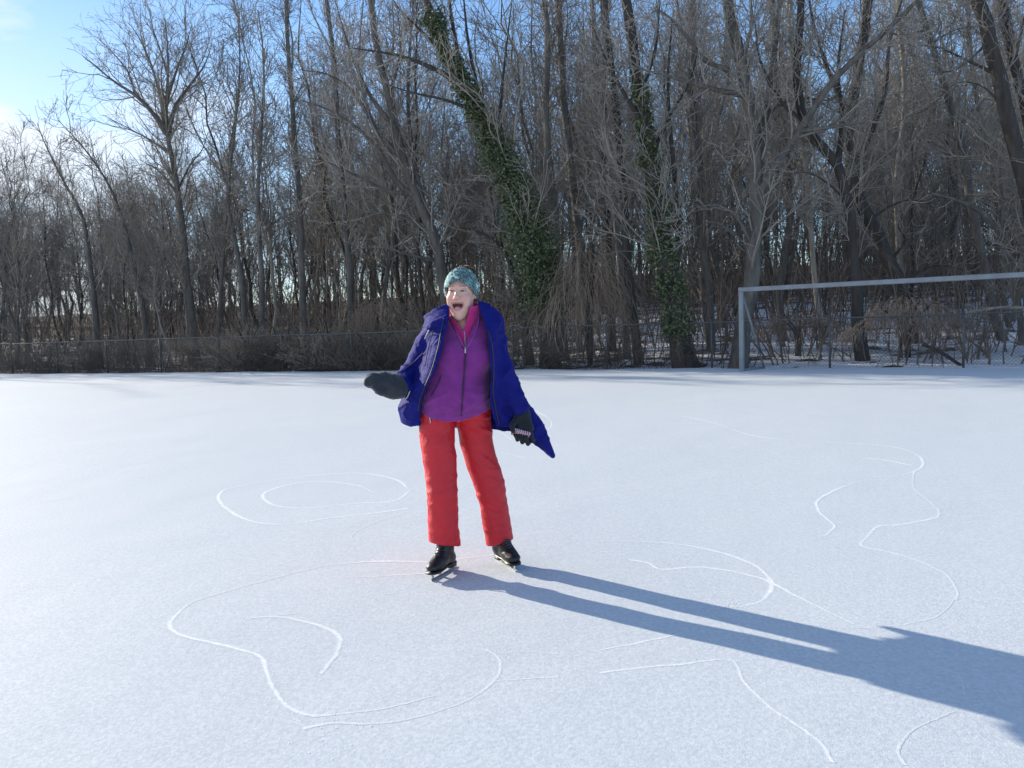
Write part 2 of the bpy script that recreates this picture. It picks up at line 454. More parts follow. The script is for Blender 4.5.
# ------------------------------------------------------------------ chain-link fence
def fence():
    root = empty('chain_link_fence', (0, fence_y(0), 0))
    tag(root, 'low grey chain link fence along the far edge of the snow field', 'fence')
    H = 1.22
    x0, x1 = -34.0, 17.0
    un = math.sqrt(1 + .456 ** 2)
    def at(x, z): return np.array([x, -0.456 * x, z])        # relative to the root
    # posts where the photograph shows them on the left, regular elsewhere
    xs = np.arange(x0, x1 + .1, 2.62)
    for x in xs:
        m = MB(); m.tube([at(x, -0.1), at(x, H + .03)], 0.030, 8); m.tube([at(x, H + .03), at(x, H + .06), at(x, H + .075)], [0.036, 0.03, 0.006], 8)
        m.build('post', M['galv'], root)
    m = MB(); n = 80
    xx = np.linspace(x0, x1, n)
    m.tube([at(x, H + 0.012 * math.sin(x * .9) * math.sin(x * .37)) for x in xx], 0.024, 6)
    m.build('top_rail', M['galv'], root)
    # wires
    m = MB(); sp = 0.085
    Ls = np.arange(0, (x1 - x0) * un - H, sp)
    k = 4; tt = np.linspace(0, 1, k)
    for sgn in (1, -1):
        l0 = Ls + (0 if sgn > 0 else H)
        along = l0[:, None] + sgn * tt[None] * H
        x = x0 + along / un
        z = 0.03 + tt[None] * (H - 0.03) + 0 * along
        pts = np.stack([x, -0.456 * x + 0.004 * sgn, z], -1)
        V, Fq = tubes(pts, np.full(pts.shape[:2], 0.0026), 3); m.add(V, Fq)
    m.build('chain_link', M['wire'], root)
fence()

# ------------------------------------------------------------------ goal frame
def goal():
    A = G(742, 371.5); H = 1.99
    topL = np.array([A[0], A[1], H])
    dirb = np.array([4.9, -3.45, 0]); dirb /= np.linalg.norm(dirb)
    back = np.array([-dirb[1], dirb[0], 0]);
    W = 6.6; t_ = 0.108
    root = empty('goal_frame', tuple(A))
    tag(root, 'weathered white football goal frame without a net in front of the fence', 'goal')
    Rm = np.array([[dirb[0], back[0], 0], [dirb[1], back[1], 0], [0, 0, 1]])
    def bar(name, a, b, th, mat=M['goal_paint']):
        a = np.array(a, float); b = np.array(b, float)
        d = norm(b - a); ref = np.array([0, 0, 1.0]) if abs(d[2]) < .9 else dirb
        n1 = norm(np.cross(ref, d)); n2 = np.cross(d, n1)
        L = np.linalg.norm(b - a); h = th / 2; bv = th * 0.12
        prof = [(h, h - bv), (h - bv, h), (-h + bv, h), (-h, h - bv), (-h, -h + bv), (-h + bv, -h), (h - bv, -h), (h, -h + bv)]
        V = []
        for s_ in np.linspace(0, 1, 12):
            c = a + (b - a) * s_
            V += [c + n1 * p + n2 * q for p, q in prof]
        V = np.array(V) - A; n = 8
        i = np.arange(11)[:, None] * n; j = np.arange(n)[None]; j2 = (j + 1) % n
        Fq = np.stack([i + j, i + j2, i + n + j2, i + n + j], -1).reshape(-1, 4)
        me = mesh_np(name, V, [Fq, np.array([list(range(n))[::-1]]), np.array([[11 * n + q for q in range(n)]])], mat, root, smooth=False)
        return me
    B = A + dirb * W
    bar('goal_post', A + [0, 0, -.08], topL - [0, 0, t_ * .5 + .002], t_)
    bar('goal_post', B + [0, 0, -.08], [B[0], B[1], H - t_ * .5 - .002], t_)
    bar('crossbar', topL - dirb * t_ * .5, topL + dirb * (W + t_ * .5), t_)
    for Q in (A, B):
        q = Q + back * (t_ * .5 + .03) + dirb * 0.02
        e = Q + back * 0.95
        m = MB(); m.tube([q + [0, 0, H - .16] - A, e + dirb * .25 + [0, 0, 0.02] - A], 0.024, 8); m.build('back_stay', M['goal_paint'], root)
        m = MB(); m.tube([q + dirb * .05 + [0, 0, 0.95] - A, e + dirb * .27 + [0, 0, 0.3] - A], 0.022, 8); m.build('brace', M['galv'], root)
        m = MB(); m.tube([Q + back * .1 + [0, 0, 0.03] - A, e + dirb * .25 + [0, 0, 0.03] - A], 0.03, 8); m.build('ground_bar', M['goal_paint'], root)
goal()
# ------------------------------------------------------------------ trees
def grow(rng, par_P, par_R, n, tmin, tmax, ang, length, k, jit, trop, rfac, rmin, taper=0.25, tpow=1.0, lenfall=0.55):
    """n children spread over the parent polylines (N,kp,3); returns polylines and radii"""
    N, kp, _ = par_P.shape
    Lp = np.linalg.norm(par_P[:, -1] - par_P[:, 0], axis=1)
    pi = rng.choice(N, n, p=Lp / Lp.sum())
    tt = tmin + (tmax - tmin) * rng.uniform(0, 1, n) ** tpow
    u = tt * (kp - 1); i = np.minimum(u.astype(int), kp - 2); f = (u - i)[:, None]
    p0 = par_P[pi, i] * (1 - f) + par_P[pi, i + 1] * f
    tan = norm(par_P[pi, i + 1] - par_P[pi, i])
    r0 = par_R[pi, i] * (1 - f[:, 0]) + par_R[pi, i + 1] * f[:, 0]
    rnd = rng.normal(0, 1, (n, 3)); perp = norm(rnd - (rnd * tan).sum(1, keepdims=True) * tan)
    a = rng.normal(ang, 0.22, n)[:, None]
    d = norm(tan * np.cos(a) + perp * np.sin(a))
    L = length * rng.uniform(0.55, 1.25, n) * (1 - lenfall * tt) * np.clip(Lp[pi] / np.median(Lp), .5, 1.5)
    step = L / (k - 1)
    pts = [p0]
    for q in range(k - 1):
        d = norm(d + rng.normal(0, jit, (n, 3)) + np.array([0, 0, trop]))
        pts.append(pts[-1] + d * step[:, None])
    Pt = np.stack(pts, 1)
    rs = np.clip(np.minimum(r0 * rfac * rng.uniform(.75, 1.1, n), L * 0.015), rmin, None)
    R = np.maximum(rs[:, None] * np.linspace(1, taper, k)[None], rmin * .75)
    return Pt, R

class TreeGeo:
    def __init__(s): s.trunk = MB(); s.crown = MB()

def flesh(rng, tg, limbs, lr, n2, n3, n4, l2, l3, l4, rmin=0.007, a2=0.75, trop=0.06, tmin=0.25, twig_up=0.05):
    """branches, twigs from the given limbs (list of arrays of equal k)"""
    LP = np.stack(limbs); LR = np.stack(lr)
    B2, R2 = grow(rng, LP, LR, n2, tmin, 1.0, a2, l2, 7, 0.16, trop, 0.5, rmin * 1.4)
    V, f = tubes(B2, R2, 4); tg.crown.add(V, f)
    B3, R3 = grow(rng, B2, R2, n3, 0.12, 1.0, 0.72, l3, 5, 0.2, trop, 0.62, rmin * 1.1, lenfall=.4)
    V, f = tubes(B3, R3, 3); tg.crown.add(V, f)
    if n4:
        B4, R4 = grow(rng, B3, R3, n4, 0.1, 1.0, 0.7, l4, 4, 0.22, twig_up, 0.7, rmin, lenfall=.3)
        V, f = tubes(B4, R4, 3); tg.crown.add(V, f)

def template(seed, H, r0, kind):
    rng = np.random.default_rng(seed)
    tg = TreeGeo(); k = 14
    z = np.linspace(0, 1, k)
    lean = rng.normal(0, 0.05, 2) * H
    wob = np.cumsum(rng.normal(0, 0.012 * H, (k, 2)), 0); wob -= wob[0]
    tr = np.stack([lean[0] * z ** 1.4 + wob[:, 0], lean[1] * z ** 1.4 + wob[:, 1], z * H * 0.93 - 0.2], -1)
    R = r0 * (1 - 0.86 * z ** 0.9); R[0] *= 1.35
    V, f = tubes(tr[None], R[None], 9); tg.trunk.add(V, f)
    limbs, lr = [tr], [R]
    if kind == 'fork':
        nl, t0, t1, an, ll = 8, 0.25, 0.8, 0.42, H * 0.52
    elif kind == 'tall':
        nl, t0, t1, an, ll = 15, 0.30, 0.96, 0.6, H * 0.30
    elif kind == 'low':
        nl, t0, t1, an, ll = 22, 0.08, 0.95, 0.72, H * 0.36
    else:
        nl, t0, t1, an, ll = 12, 0.15, 0.95, 0.5, H * 0.22
    P1, R1 = grow(rng, tr[None], R[None], nl, t0, t1, an, ll, k, 0.10, 0.085, 0.62, 0.02)
    V, f = tubes(P1, R1, 6); tg.crown.add(V, f)
    for a, b in zip(P1, R1): limbs.append(a); lr.append(b)
    m = {'fork': 1.0, 'tall': 1.0, 'low': 1.35, 'thin': 0.55}[kind]
    flesh(rng, tg, limbs, lr, int(100 * m), int(420 * m), int(760 * m), H * 0.13, H * 0.068, H * 0.042, rmin=0.0085)
    return tg

def place_tree(name, tg, loc, mats, label=None, group=None, cat='tree'):
    root = empty(name, loc)
    tag(root, label, cat, group)
    tg.trunk.build('trunk', mats[0], root)
    if tg.crown.n: tg.crown.build('crown', mats[1], root)
    return root

def dup(root, loc, rz, sc, name=None):
    r = root.copy(); COL.objects.link(r); r.location = loc; r.rotation_euler = (0, 0, rz); r.scale = sc
    if name: r.name = name
    for ch in root.children:
        c = ch.copy(); COL.objects.link(c); c.parent = r
    return r

# ---- the trees one can tell apart, drawn from their own trunk lines
HERO_XY = []
HERO_BAND = []
def hero(name, label, Y, trunk, rpx, limbs=(), seed=1, n=(60, 320, 1000), l=(1.9, 1.0, 0.6), mat='bark', twig='twig_sunlit', group=None, ivy=None,
         dy_top=0.0, sides=10, rmin=0.0085, base=None, a2=.75, tmin=.25, trop=.06):
    """trunk: photo positions base->top seen at distance Y; rpx: radius in photo pixels at base and top; limbs: (points, rpx0, rpx1, depth drift)"""
    rng = np.random.default_rng(seed)
    tg = TreeGeo(); k = 16; m_px = Y / F
    def line(pts, dy, y0=0.0, n_=k):
        q = spline([(x, y) for x, y in pts], n_)
        return np.array([P(x, y, Y + y0 + dy * s_) for (x, y), s_ in zip(q, np.linspace(0, 1, n_))])
    tr = line(trunk, dy_top)
    b = tr[0].copy(); gz = ground_z(b[0], b[1])
    root_p = np.array([b[0], b[1], gz])
    d0 = tr[0] - tr[1]
    if b[2] > gz - .02:                                      # carry the trunk down into the ground
        sl_ = d0[:2] / max(1e-3, abs(d0[2])) if abs(d0[2]) > .2 else np.zeros(2)
        foot = np.array([b[0] + sl_[0] * (b[2] - gz) * .6, b[1], gz - .25])
        foot[2] = ground_z(foot[0], foot[1]) - .25
        tr = spline(np.vstack([foot, tr[1:]]), k); root_p = np.array([foot[0], foot[1], foot[2] + .25])
    R = np.linspace(rpx[0], rpx[1] * (.4 if trunk[-1][1] > 0 else 1), k) * m_px; R[0] *= 1.3; R[1] *= 1.08
    wob = np.array([[mnoise.noise(Vector((i * .9, seed * 3.1, j * 7.))) for j in range(3)] for i in range(k)]) * (R[:, None] * .5)
    tr = tr + wob
    V, f = tubes((tr - root_p)[None], R[None], sides); tg.trunk.add(V, f)
    LP, LR = [tr - root_p], [R]
    for lm in limbs:
        pts, ra, rb = lm[:3]; dy = lm[3] if len(lm) > 3 else rng.uniform(-1.5, 1.5)
        y0 = lm[4] if len(lm) > 4 else 0.0
        q = line(pts, dy, y0) - root_p
        rr = np.linspace(ra, rb * .45, k) * m_px
        V, f = tubes(q[None], rr[None], 7); tg.trunk.add(V, f)
        LP.append(q); LR.append(rr)
    if n[0]:
        # a few unseen-direction limbs so that the crown is round
        P1, R1 = grow(rng, LP[0][None], LR[0][None], max(3, len(limbs)), .4, .95, .55, np.linalg.norm(LP[0][-1] - LP[0][0]) * .33, k, .1, .07, .6, .02)
        V, f = tubes(P1, R1, 6); tg.crown.add(V, f)
        LP += list(P1); LR += list(R1)
        flesh(rng, tg, LP, LR, n[0], int(n[1] * .75), int(n[2] * .48), *l, rmin=rmin, a2=a2, tmin=tmin, trop=trop)
    root = place_tree(name, tg, tuple(root_p), (M[mat], M[twig]), label, group)
    if ivy:
        i0, i1, ra, rb, cnt, dens = ivy
        kk = i0 + (i1 - i0) * RNG.uniform(0, 1, cnt) ** 1.35; ii = kk * (k - 1); a = np.minimum(ii.astype(int), k - 2); fr = (ii - a)[:, None]
        c = (tr[a] * (1 - fr) + tr[a + 1] * fr) - root_p
        s_ = (kk - i0) / (i1 - i0)
        lump = np.array([mnoise.noise(Vector((q[0] * 1.2, q[1] * 1.2, q[2] * 2.2 + seed))) for q in c])
        rr = (ra + (rb - ra) * s_) * m_px * np.clip(1.0 + .95 * lump + RNG.normal(0, .22, cnt), .3, 2)
        dirs = RNG.normal(0, 1, (cnt, 3)); dirs = norm(dirs * np.array([1, 1, .45]))
        pos = c + dirs * (np.abs(rr) * RNG.uniform(.25, 1.12, cnt) ** .7)[:, None]
        pos[:, 2] -= RNG.uniform(0, .15, cnt)
        root_i = leaves(pos, RNG.uniform(.035, .075, cnt) * dens)
        mesh_np('ivy', *root_i, M['ivy'], root)
    HERO_XY.append((root_p[0], root_p[1]))
    for q in tr[::2]:
        HERO_BAND.append(q)
    return root

def leaves(pos, size, droop=.5):
    n = len(pos)
    nrm = norm(RNG.normal(0, 1, (n, 3)) + np.array([0, -.4, .5])); r = RNG.normal(0, 1, (n, 3))
    a = norm(np.cross(nrm, r)); b = np.cross(nrm, a)
    s = size[:, None]
    V = np.stack([pos - a * s * .9, pos + b * s * .75 + nrm * s * .12, pos + a * s * 1.1, pos - b * s * .75 + nrm * s * .12], 1).reshape(-1, 3)
    return V, (np.arange(n)[:, None] * 4 + np.array([0, 1, 2, 3])[None])

hero('bare_tree', 'tall bare tree standing alone above the lower trees on the left, crown against open sky', 34.0,
     [(193, 345), (189, 300), (184, 250), (180, 210), (176, 180), (171, 152), (166, 132), (167, 95), (168, 55), (165, 18)], (5.6, .9),
     [([(166, 134), (152, 112), (135, 95), (115, 82), (95, 66), (83, 56)], 2.6, .5, -1.5), ([(164, 124), (160, 95), (150, 62), (138, 36), (128, 22)], 2.0, .5, 1.5),
      ([(169, 132), (175, 107), (190, 85), (204, 66), (212, 44)], 2.3, .5, 1), ([(167, 100), (176, 72), (186, 45), (192, 24)], 1.6, .4, -1),
      ([(168, 75), (160, 50), (152, 25), (150, 8)], 1.3, .4, 1.4), ([(172, 155), (150, 140), (128, 128), (112, 120)], 1.4, .4, 1.0),
      ([(135, 95), (128, 72), (112, 52), (100, 40)], 1.3, .4, .5), ([(178, 195), (160, 172), (140, 160)], 1.4, .4, -1), ([(178, 190), (190, 165), (202, 150), (208, 132)], 1.3, .4, 1)],
     seed=11, n=(190, 1100, 3600), l=(2.3, 1.1, .55), trop=.05, tmin=.2, a2=.6, rmin=.0075)
hero('ivy_covered_tree', 'leaning tree wrapped in thick green ivy just behind the person, bending up to the left', 23.0,
     [(552, 372), (548, 330), (543, 285), (533, 240), (518, 195), (500, 155), (482, 118), (462, 78), (444, 45), (430, 10), (418, -30)], (9.5, 3.0),
     [([(468, 92), (440, 72), (400, 56), (352, 48)], 3.2, 1.0, -.5), ([(463, 80), (456, 45), (450, 5), (447, -30)], 3.2, 1.3, .5), ([(492, 140), (478, 90), (468, 40), (462, -20)], 3.0, 1.2, 1.2),
      ([(478, 112), (445, 100), (410, 92), (380, 82)], 2.0, .6, -1), ([(510, 170), (500, 120), (505, 60), (512, 0)], 2.4, 1, -.8), ([(450, 60), (425, 35), (400, 10), (385, -15)], 2.2, .8, .8)],
     seed=12, n=(120, 560, 1500), l=(1.7, .9, .55), mat='bark_dark', ivy=(0.16, .90, 23, 8, 26000, .72))
hero('ivy_covered_tree', 'upright dark trunk clad in dark ivy, right of the weeping vine mound', 20.8,
     [(686, 371), (678, 330), (669, 290), (663, 250), (657, 205), (649, 150), (641, 100), (633, 50), (625, -15)], (10.5, 4.5),
     [([(672, 285), (680, 230), (674, 170), (668, 90), (672, 20)], 3.6, 1.6, .6), ([(646, 130), (625, 95), (606, 60), (590, 20)], 2.6, 1, -.6), ([(650, 160), (668, 120), (690, 80), (700, 40)], 2.4, .8, .6),
      ([(640, 95), (655, 50), (660, 0)], 2.4, 1.2, -.5)],
     seed=13, n=(100, 480, 1400), l=(1.6, .9, .5), mat='bark_dark', ivy=(0.10, .80, 13, 7, 14000, .7))
hero('big_old_tree', 'stout grey trunk rising right beside the goal post, with crooked limbs reaching left', 20.2,
     [(737, 371), (744, 330), (750, 290), (753, 240), (756, 185), (754, 140), (748, 95), (738, 55), (726, -10)], (8.5, 5),
     [([(755, 175), (764, 125), (772, 70), (779, 10), (782, -30)], 5.0, 3.0, .8), ([(742, 95), (717, 90), (682, 80), (645, 70), (620, 62)], 3.0, .9, -.8),
      ([(728, 70), (705, 60), (685, 35), (668, 16), (655, 10), (648, 18)], 3.0, 1.0, -1.0), ([(752, 215), (766, 180), (783, 155), (800, 130), (829, 86), (857, 57), (886, 31), (918, 0), (940, -20)], 4.5, 3.6, -1.6),
      ([(800, 131), (825, 128), (850, 124), (873, 122)], 2.2, .7, -.6, -.7), ([(786, 152), (770, 170), (760, 190)], 2, .8, -.5, -.4), ([(750, 140), (775, 108), (800, 98), (830, 100), (850, 85)], 2.4, .8, .6),
      ([(752, 245), (735, 215), (715, 205), (690, 208), (670, 200)], 1.9, .5, -1.2), ([(735, 235), (715, 222), (700, 226), (690, 238)], 1.2, .4, -1)],
     seed=14, n=(150, 700, 2100), l=(1.6, .85, .5), mat='bark', twig='twig_sunlit')
hero('dark_tree', 'straight black trunk seen below the crossbar, bending left higher up', 20.0,
     [(863, 370), (859, 325), (856, 282), (851, 225), (844, 182), (834, 160), (817, 142), (803, 120), (798, 70), (802, 0)], (6.2, 3.4),
     [([(838, 166), (842, 120), (838, 70), (845, 10)], 3.2, 1.6, .8), ([(806, 125), (780, 100), (760, 60), (755, 20)], 2.4, .9, -.6), ([(847, 200), (820, 178), (800, 172), (785, 176)], 1.4, .4, -.6)],
     seed=15, n=(90, 420, 1200), l=(1.5, .8, .5), mat='bark_dark')
hero('dark_tree', 'crooked dark tree leaning left behind the middle of the crossbar', 22.5,
     [(912, 330), (902, 290), (890, 262), (874, 232), (862, 205), (853, 175), (850, 140), (852, 95), (862, 45), (872, -20)], (7.5, 4),
     [([(853, 170), (872, 130), (885, 90), (890, 40), (905, -10)], 3.5, 1.8, .6), ([(868, 222), (892, 205), (915, 200), (935, 208)], 1.6, .5, -.5), ([(851, 120), (830, 75), (815, 30), (806, -20)], 2.8, 1.4, -.8),
      ([(890, 262), (905, 240), (898, 225), (908, 212)], 1.8, .6, -.8), ([(900, 285), (925, 268), (950, 266), (968, 272)], 2.2, .7, -.5)],
     seed=16, n=(100, 480, 1400), l=(1.5, .8, .5), mat='bark_dark')
hero('leaning_tree', 'slim tree slanting up to the left at the right side, pale lower trunk', 21.5,
     [(1003, 345), (990, 300), (983, 255), (972, 209), (961, 140), (946, 92), (935, 57), (923, 17), (912, -30)], (4.2, 2.6),
     [([(958, 128), (975, 108), (990, 96), (1003, 92)], 1.4, .5, .5), ([(946, 92), (925, 110), (905, 118), (890, 130)], 1.4, .5, -.5), ([(930, 45), (955, 30), (985, 25)], 1.2, .5, .5), ([(927, 30), (900, 35), (880, 28)], 1.2, .5, -.5)],
     seed=17, n=(60, 320, 1000), l=(1.4, .8, .5))
hero('leaning_tree', 'thick trunk slanting up to the left at the right edge of the photo', 18.8,
     [(1052, 345), (1040, 260), (1024, 175), (1006, 115), (995, 57), (978, 0), (970, -30)], (8.0, 6.0),
     [([(998, 75), (970, 62), (940, 48), (918, 45)], 2.0, .6, .5), ([(990, 40), (975, 55), (955, 70), (932, 72)], 1.6, .5, -.5), ([(1004, 110), (985, 88), (962, 82), (945, 90)], 1.4, .4, .3)],
     seed=18, n=(60, 320, 1000), l=(1.5, .8, .5), mat='bark_dark')
hero('leaning_tree', 'outermost slanting trunk cut by the upper right corner of the photo', 19.6,
     [(1062, 340), (1048, 220), (1028, 120), (1013, 57), (1001, 0), (994, -30)], (5.5, 4.2), [([(1014, 60), (1024, 20), (1030, -20)], 2, 1, .3)], seed=19, n=(50, 260, 800), l=(1.4, .8, .5), mat='bark_dark')
hero('leaning_sapling', 'dark bough arching left from a thin pale trunk near the right end of the crossbar', 20.2,
     [(1022, 330), (1014, 290), (1004, 245), (998, 228)], (3.2, 3.0), [([(998, 230), (985, 215), (968, 205), (950, 198), (930, 193)], 3.0, 2.0, -.3), ([(1000, 235), (1003, 205), (1000, 170), (1005, 130)], 2, .8, .4)],
     seed=20, n=(14, 60, 160), l=(1.0, .6, .4), mat='bark')
hero('vase_shaped_tree', 'spreading many limbed tree fanning up to the left above the person', 26.0,
     [(452, 350), (445, 290), (434, 235), (418, 198), (400, 150), (389, 95), (377, 49), (368, -20)], (6.5, 2.6),
     [([(420, 200), (398, 183), (378, 149), (355, 126), (329, 110), (300, 100)], 3.2, 1.0, -.5), ([(404, 160), (383, 140), (372, 122), (352, 90), (326, 74), (300, 70)], 3.0, .9, .5), ([(425, 212), (412, 150), (408, 90), (412, 20), (415, -20)], 3, 1.4, .8),
      ([(415, 195), (385, 190), (355, 175), (320, 160), (295, 158)], 2.4, .7, -1), ([(395, 128), (370, 95), (350, 50), (335, 0)], 2.4, 1, .8), ([(440, 262), (410, 255), (380, 248), (350, 250)], 1.8, .5, -1), ([(389, 95), (400, 55), (398, 10)], 1.8, .8, -.6),
      ([(430, 228), (395, 215), (360, 210), (335, 195), (318, 190)], 2.0, .6, .6)],
     seed=21, n=(150, 760, 2200), l=(1.8, .95, .55))
hero('crooked_tree', 'dark limb curving over to the left close behind the shoulder of the person', 24.0,
     [(530, 365), (524, 320), (514, 275), (502, 248), (485, 235), (466, 228), (448, 230)], (4.6, 1.6), [([(503, 250), (495, 220), (490, 190)], 1.8, .8, .4)], seed=22, n=(40, 180, 500), l=(1.0, .6, .4), mat='bark_dark')
SL = [('straight bare trunk with close side twigs, left of the many limbed tree', 31.0, [(304, 348), (302, 280), (299, 200), (293, 115), (287, 29), (286, -20)], (3.6, 1.6), 23),
      ('thin bare tree forking at mid height, between the tall lone tree and the straight trunk', 32.0, [(247, 345), (240, 270), (228, 195), (236, 120), (240, 60), (238, 15)], (3.2, .9), 24),
      ('slim bare tree bowing slightly right, next to the tall lone tree', 33.0, [(216, 350), (222, 280), (226, 210), (230, 150), (237, 105), (234, 70)], (2.8, .8), 25),
      ('slender grey trunk just right of the ivy covered leaning tree', 24.5, [(566, 360), (558, 300), (556, 235), (549, 154), (546, 100), (548, 40), (540, -30)], (4.2, 2.4), 26),
      ('slender trunk bending left above the weeping vine mound', 25.0, [(592, 360), (584, 290), (577, 221), (569, 147), (563, 90), (560, 30), (556, -30)], (4.4, 2.6), 27),
      ('slim dark trunk directly behind the right part of the vine mound', 26.0, [(612, 362), (610, 289), (605, 188), (603, 120), (606, 50), (600, -30)], (4.0, 2.4), 28),
      ('slim dark trunk with knotty bark between the vine mound and the dark ivy trunk', 22.3, [(640, 370), (635, 330), (629, 285), (625, 221), (620, 154), (613, 80), (606, 20), (602, -30)], (4.6, 2.8), 29),
      ('thinner trunk close on the left of the knotty barked trunk', 24.0, [(628, 362), (622, 289), (615, 205), (606, 137), (596, 60), (590, -30)], (3.6, 2.0), 30),
      ('left leaning bare tree at the far left of the wood', 34.0, [(98, 350), (92, 280), (83, 218), (66, 186), (46, 146), (37, 123)], (3.6, .7), 31),
      ('left leaning bare tree before the tall lone tree, arching over', 33.5, [(150, 350), (135, 270), (116, 200), (95, 163), (75, 138), (58, 120)], (3.4, .7), 32),
      ('bare tree with a steep straight stem against the sky, right of the thin forking tree', 30.0, [(262, 350), (262, 280), (258, 200), (262, 120), (264, 60), (258, 10)], (3.4, 1.2), 33),
      ('pale thin trunk standing left of the crooked dark tree', 24.0, [(822, 345), (816, 290), (811, 230), (806, 170), (796, 110), (790, 40), (786, -30)], (2.8, 1.8), 34),
      ('pale slim trunk on the right of the crooked dark tree', 25.0, [(905, 340), (903, 290), (898, 235), (897, 170), (905, 100), (900, 30), (897, -30)], (3.0, 2.0), 35),
      ('bare trunk at the right between the slim slanting tree and the thick slanting trunk', 24.0, [(1012, 340), (1003, 290), (1000, 230), (990, 160), (975, 90), (968, 20), (966, -30)], (2.6, 1.8), 36),
      ('grey trunk standing between the dark ivy trunk and the stout trunk by the goal', 24.0, [(712, 362), (710, 300), (702, 230), (700, 160), (690, 90), (694, 20), (690, -30)], (4.2, 2.6), 37),
      ('bare trunk curving in behind the upper crossbar corner of the goal', 25.0, [(785, 350), (780, 290), (790, 220), (786, 150), (776, 80), (772, -30)], (3.8, 2.4), 38),
      ('straight bare trunk above the brown shrub on the left of the person', 29.0, [(352, 350), (350, 280), (345, 210), (338, 140), (335, 70), (325, -10)], (3.8, 1.8), 39)]
for lab, Y, tk, rp, sd in SL:
    mt = 'bark_pale' if lab.startswith('pale') else ('bark_dark' if 'dark' in lab.split(',')[0][:12] else 'bark')
    hero('slender_tree', lab, Y, tk, rp, (), seed=sd, n=(75, 380, 1200), l=(1.5, .85, .5), mat=mt, tmin=.3, a2=.6, trop=.08)

# ---- the other trees of the wood
KINDS = [('tall', 18.0, .135), ('fork', 17.0, .14), ('low', 14.0, .10), ('thin', 13.0, .06), ('tall', 19.0, .12), ('fork', 18.0, .16), ('low', 16.0, .12), ('thin', 14.0, .07), ('tall', 17.0, .10), ('low', 11.0, .08)]
LAB = {'tall': ('bare_tree', 'tall straight bare tree deep among the crowded woodland trunks', 'tall straight trees in the wood'),
       'fork': ('forked_tree', 'bare tree with forked rising limbs deep among the crowded woodland trunks', 'forked trees in the wood'),
       'low': ('bushy_tree', 'bare tree twiggy from low down, deep among the crowded woodland trunks', 'low branching trees in the wood'),
       'thin': ('thin_tree', 'thin pole like bare tree deep among the crowded woodland trunks', 'thin young trees in the wood')}
TOP_X = [-200, 0, 60, 110, 160, 190, 215, 240, 262, 285, 1300]
TOP_Y = [125, 112, 118, 125, 150, 110, 75, 40, 5, -60, -60]
tmpl_geo = [template(100 + i, H, r, kd) for i, (kd, H, r) in enumerate(KINDS)]
protos = [None] * len(KINDS)
spots = []
rg = np.random.default_rng(5)
tries = 0
while len(spots) < 215 and tries < 60000:
    tries += 1
    s = 3.0 + 46 * rg.uniform() ** .85
    px = rg.uniform(-50, 1085)
    # distance along this photo direction where it is s metres behind the fence
    tx = (px - 512) / F
    Y = (22.7 + s * 1.1) / (1 + .456 * tx)
    x = tx * Y; y = Y
    mind = 2.3 if s < 13 else 1.2 + .012 * s
    if any((x - a) ** 2 + (y - b) ** 2 < mind ** 2 for a, b, *_ in spots): continue
    if any((x - a) ** 2 + (y - b) ** 2 < 1.1 ** 2 for a, b in HERO_XY): continue
    spots.append((x, y, px, s))
spots.sort(key=lambda q: q[3])
for x, y, px, s in spots:
    z = ground_z(x, y)
    hz = 322 - (px - 512) * math.tan(ROLL)
    cap = 1.4 + (hz - (np.interp(px, TOP_X, TOP_Y) + rg.uniform(-6, 38))) / F * y - z
    ki = int(rg.choice(len(KINDS), p=[.09, .09, .14, .10, .09, .07, .13, .09, .08, .12]))
    if s < 4 and KINDS[ki][0] in ('fork',): ki = 3
    kd, H, r0 = KINDS[ki]
    h = min(H * rg.uniform(.8, 1.15), max(cap, 4.0)); sc = h / H
    wide = sc if sc > .7 else (sc + .7) / 2 * .95
    rz = rg.uniform(0, 6.28)
    if protos[ki] is None:
        nm, lb, gp = LAB[kd]
        tw = M['twig']; bk = [M['bark'], M['bark_dark'], M['bark'], M['bark_pale'], M['bark_dark']][ki % 5]
        o = place_tree(nm, tmpl_geo[ki], (x, y, z), (bk, tw), lb, gp)
        o.rotation_euler = (0, 0, rz); o.scale = (wide, wide, sc); protos[ki] = o
    else:
        dup(protos[ki], (x, y, z), rz, (wide, wide, sc))

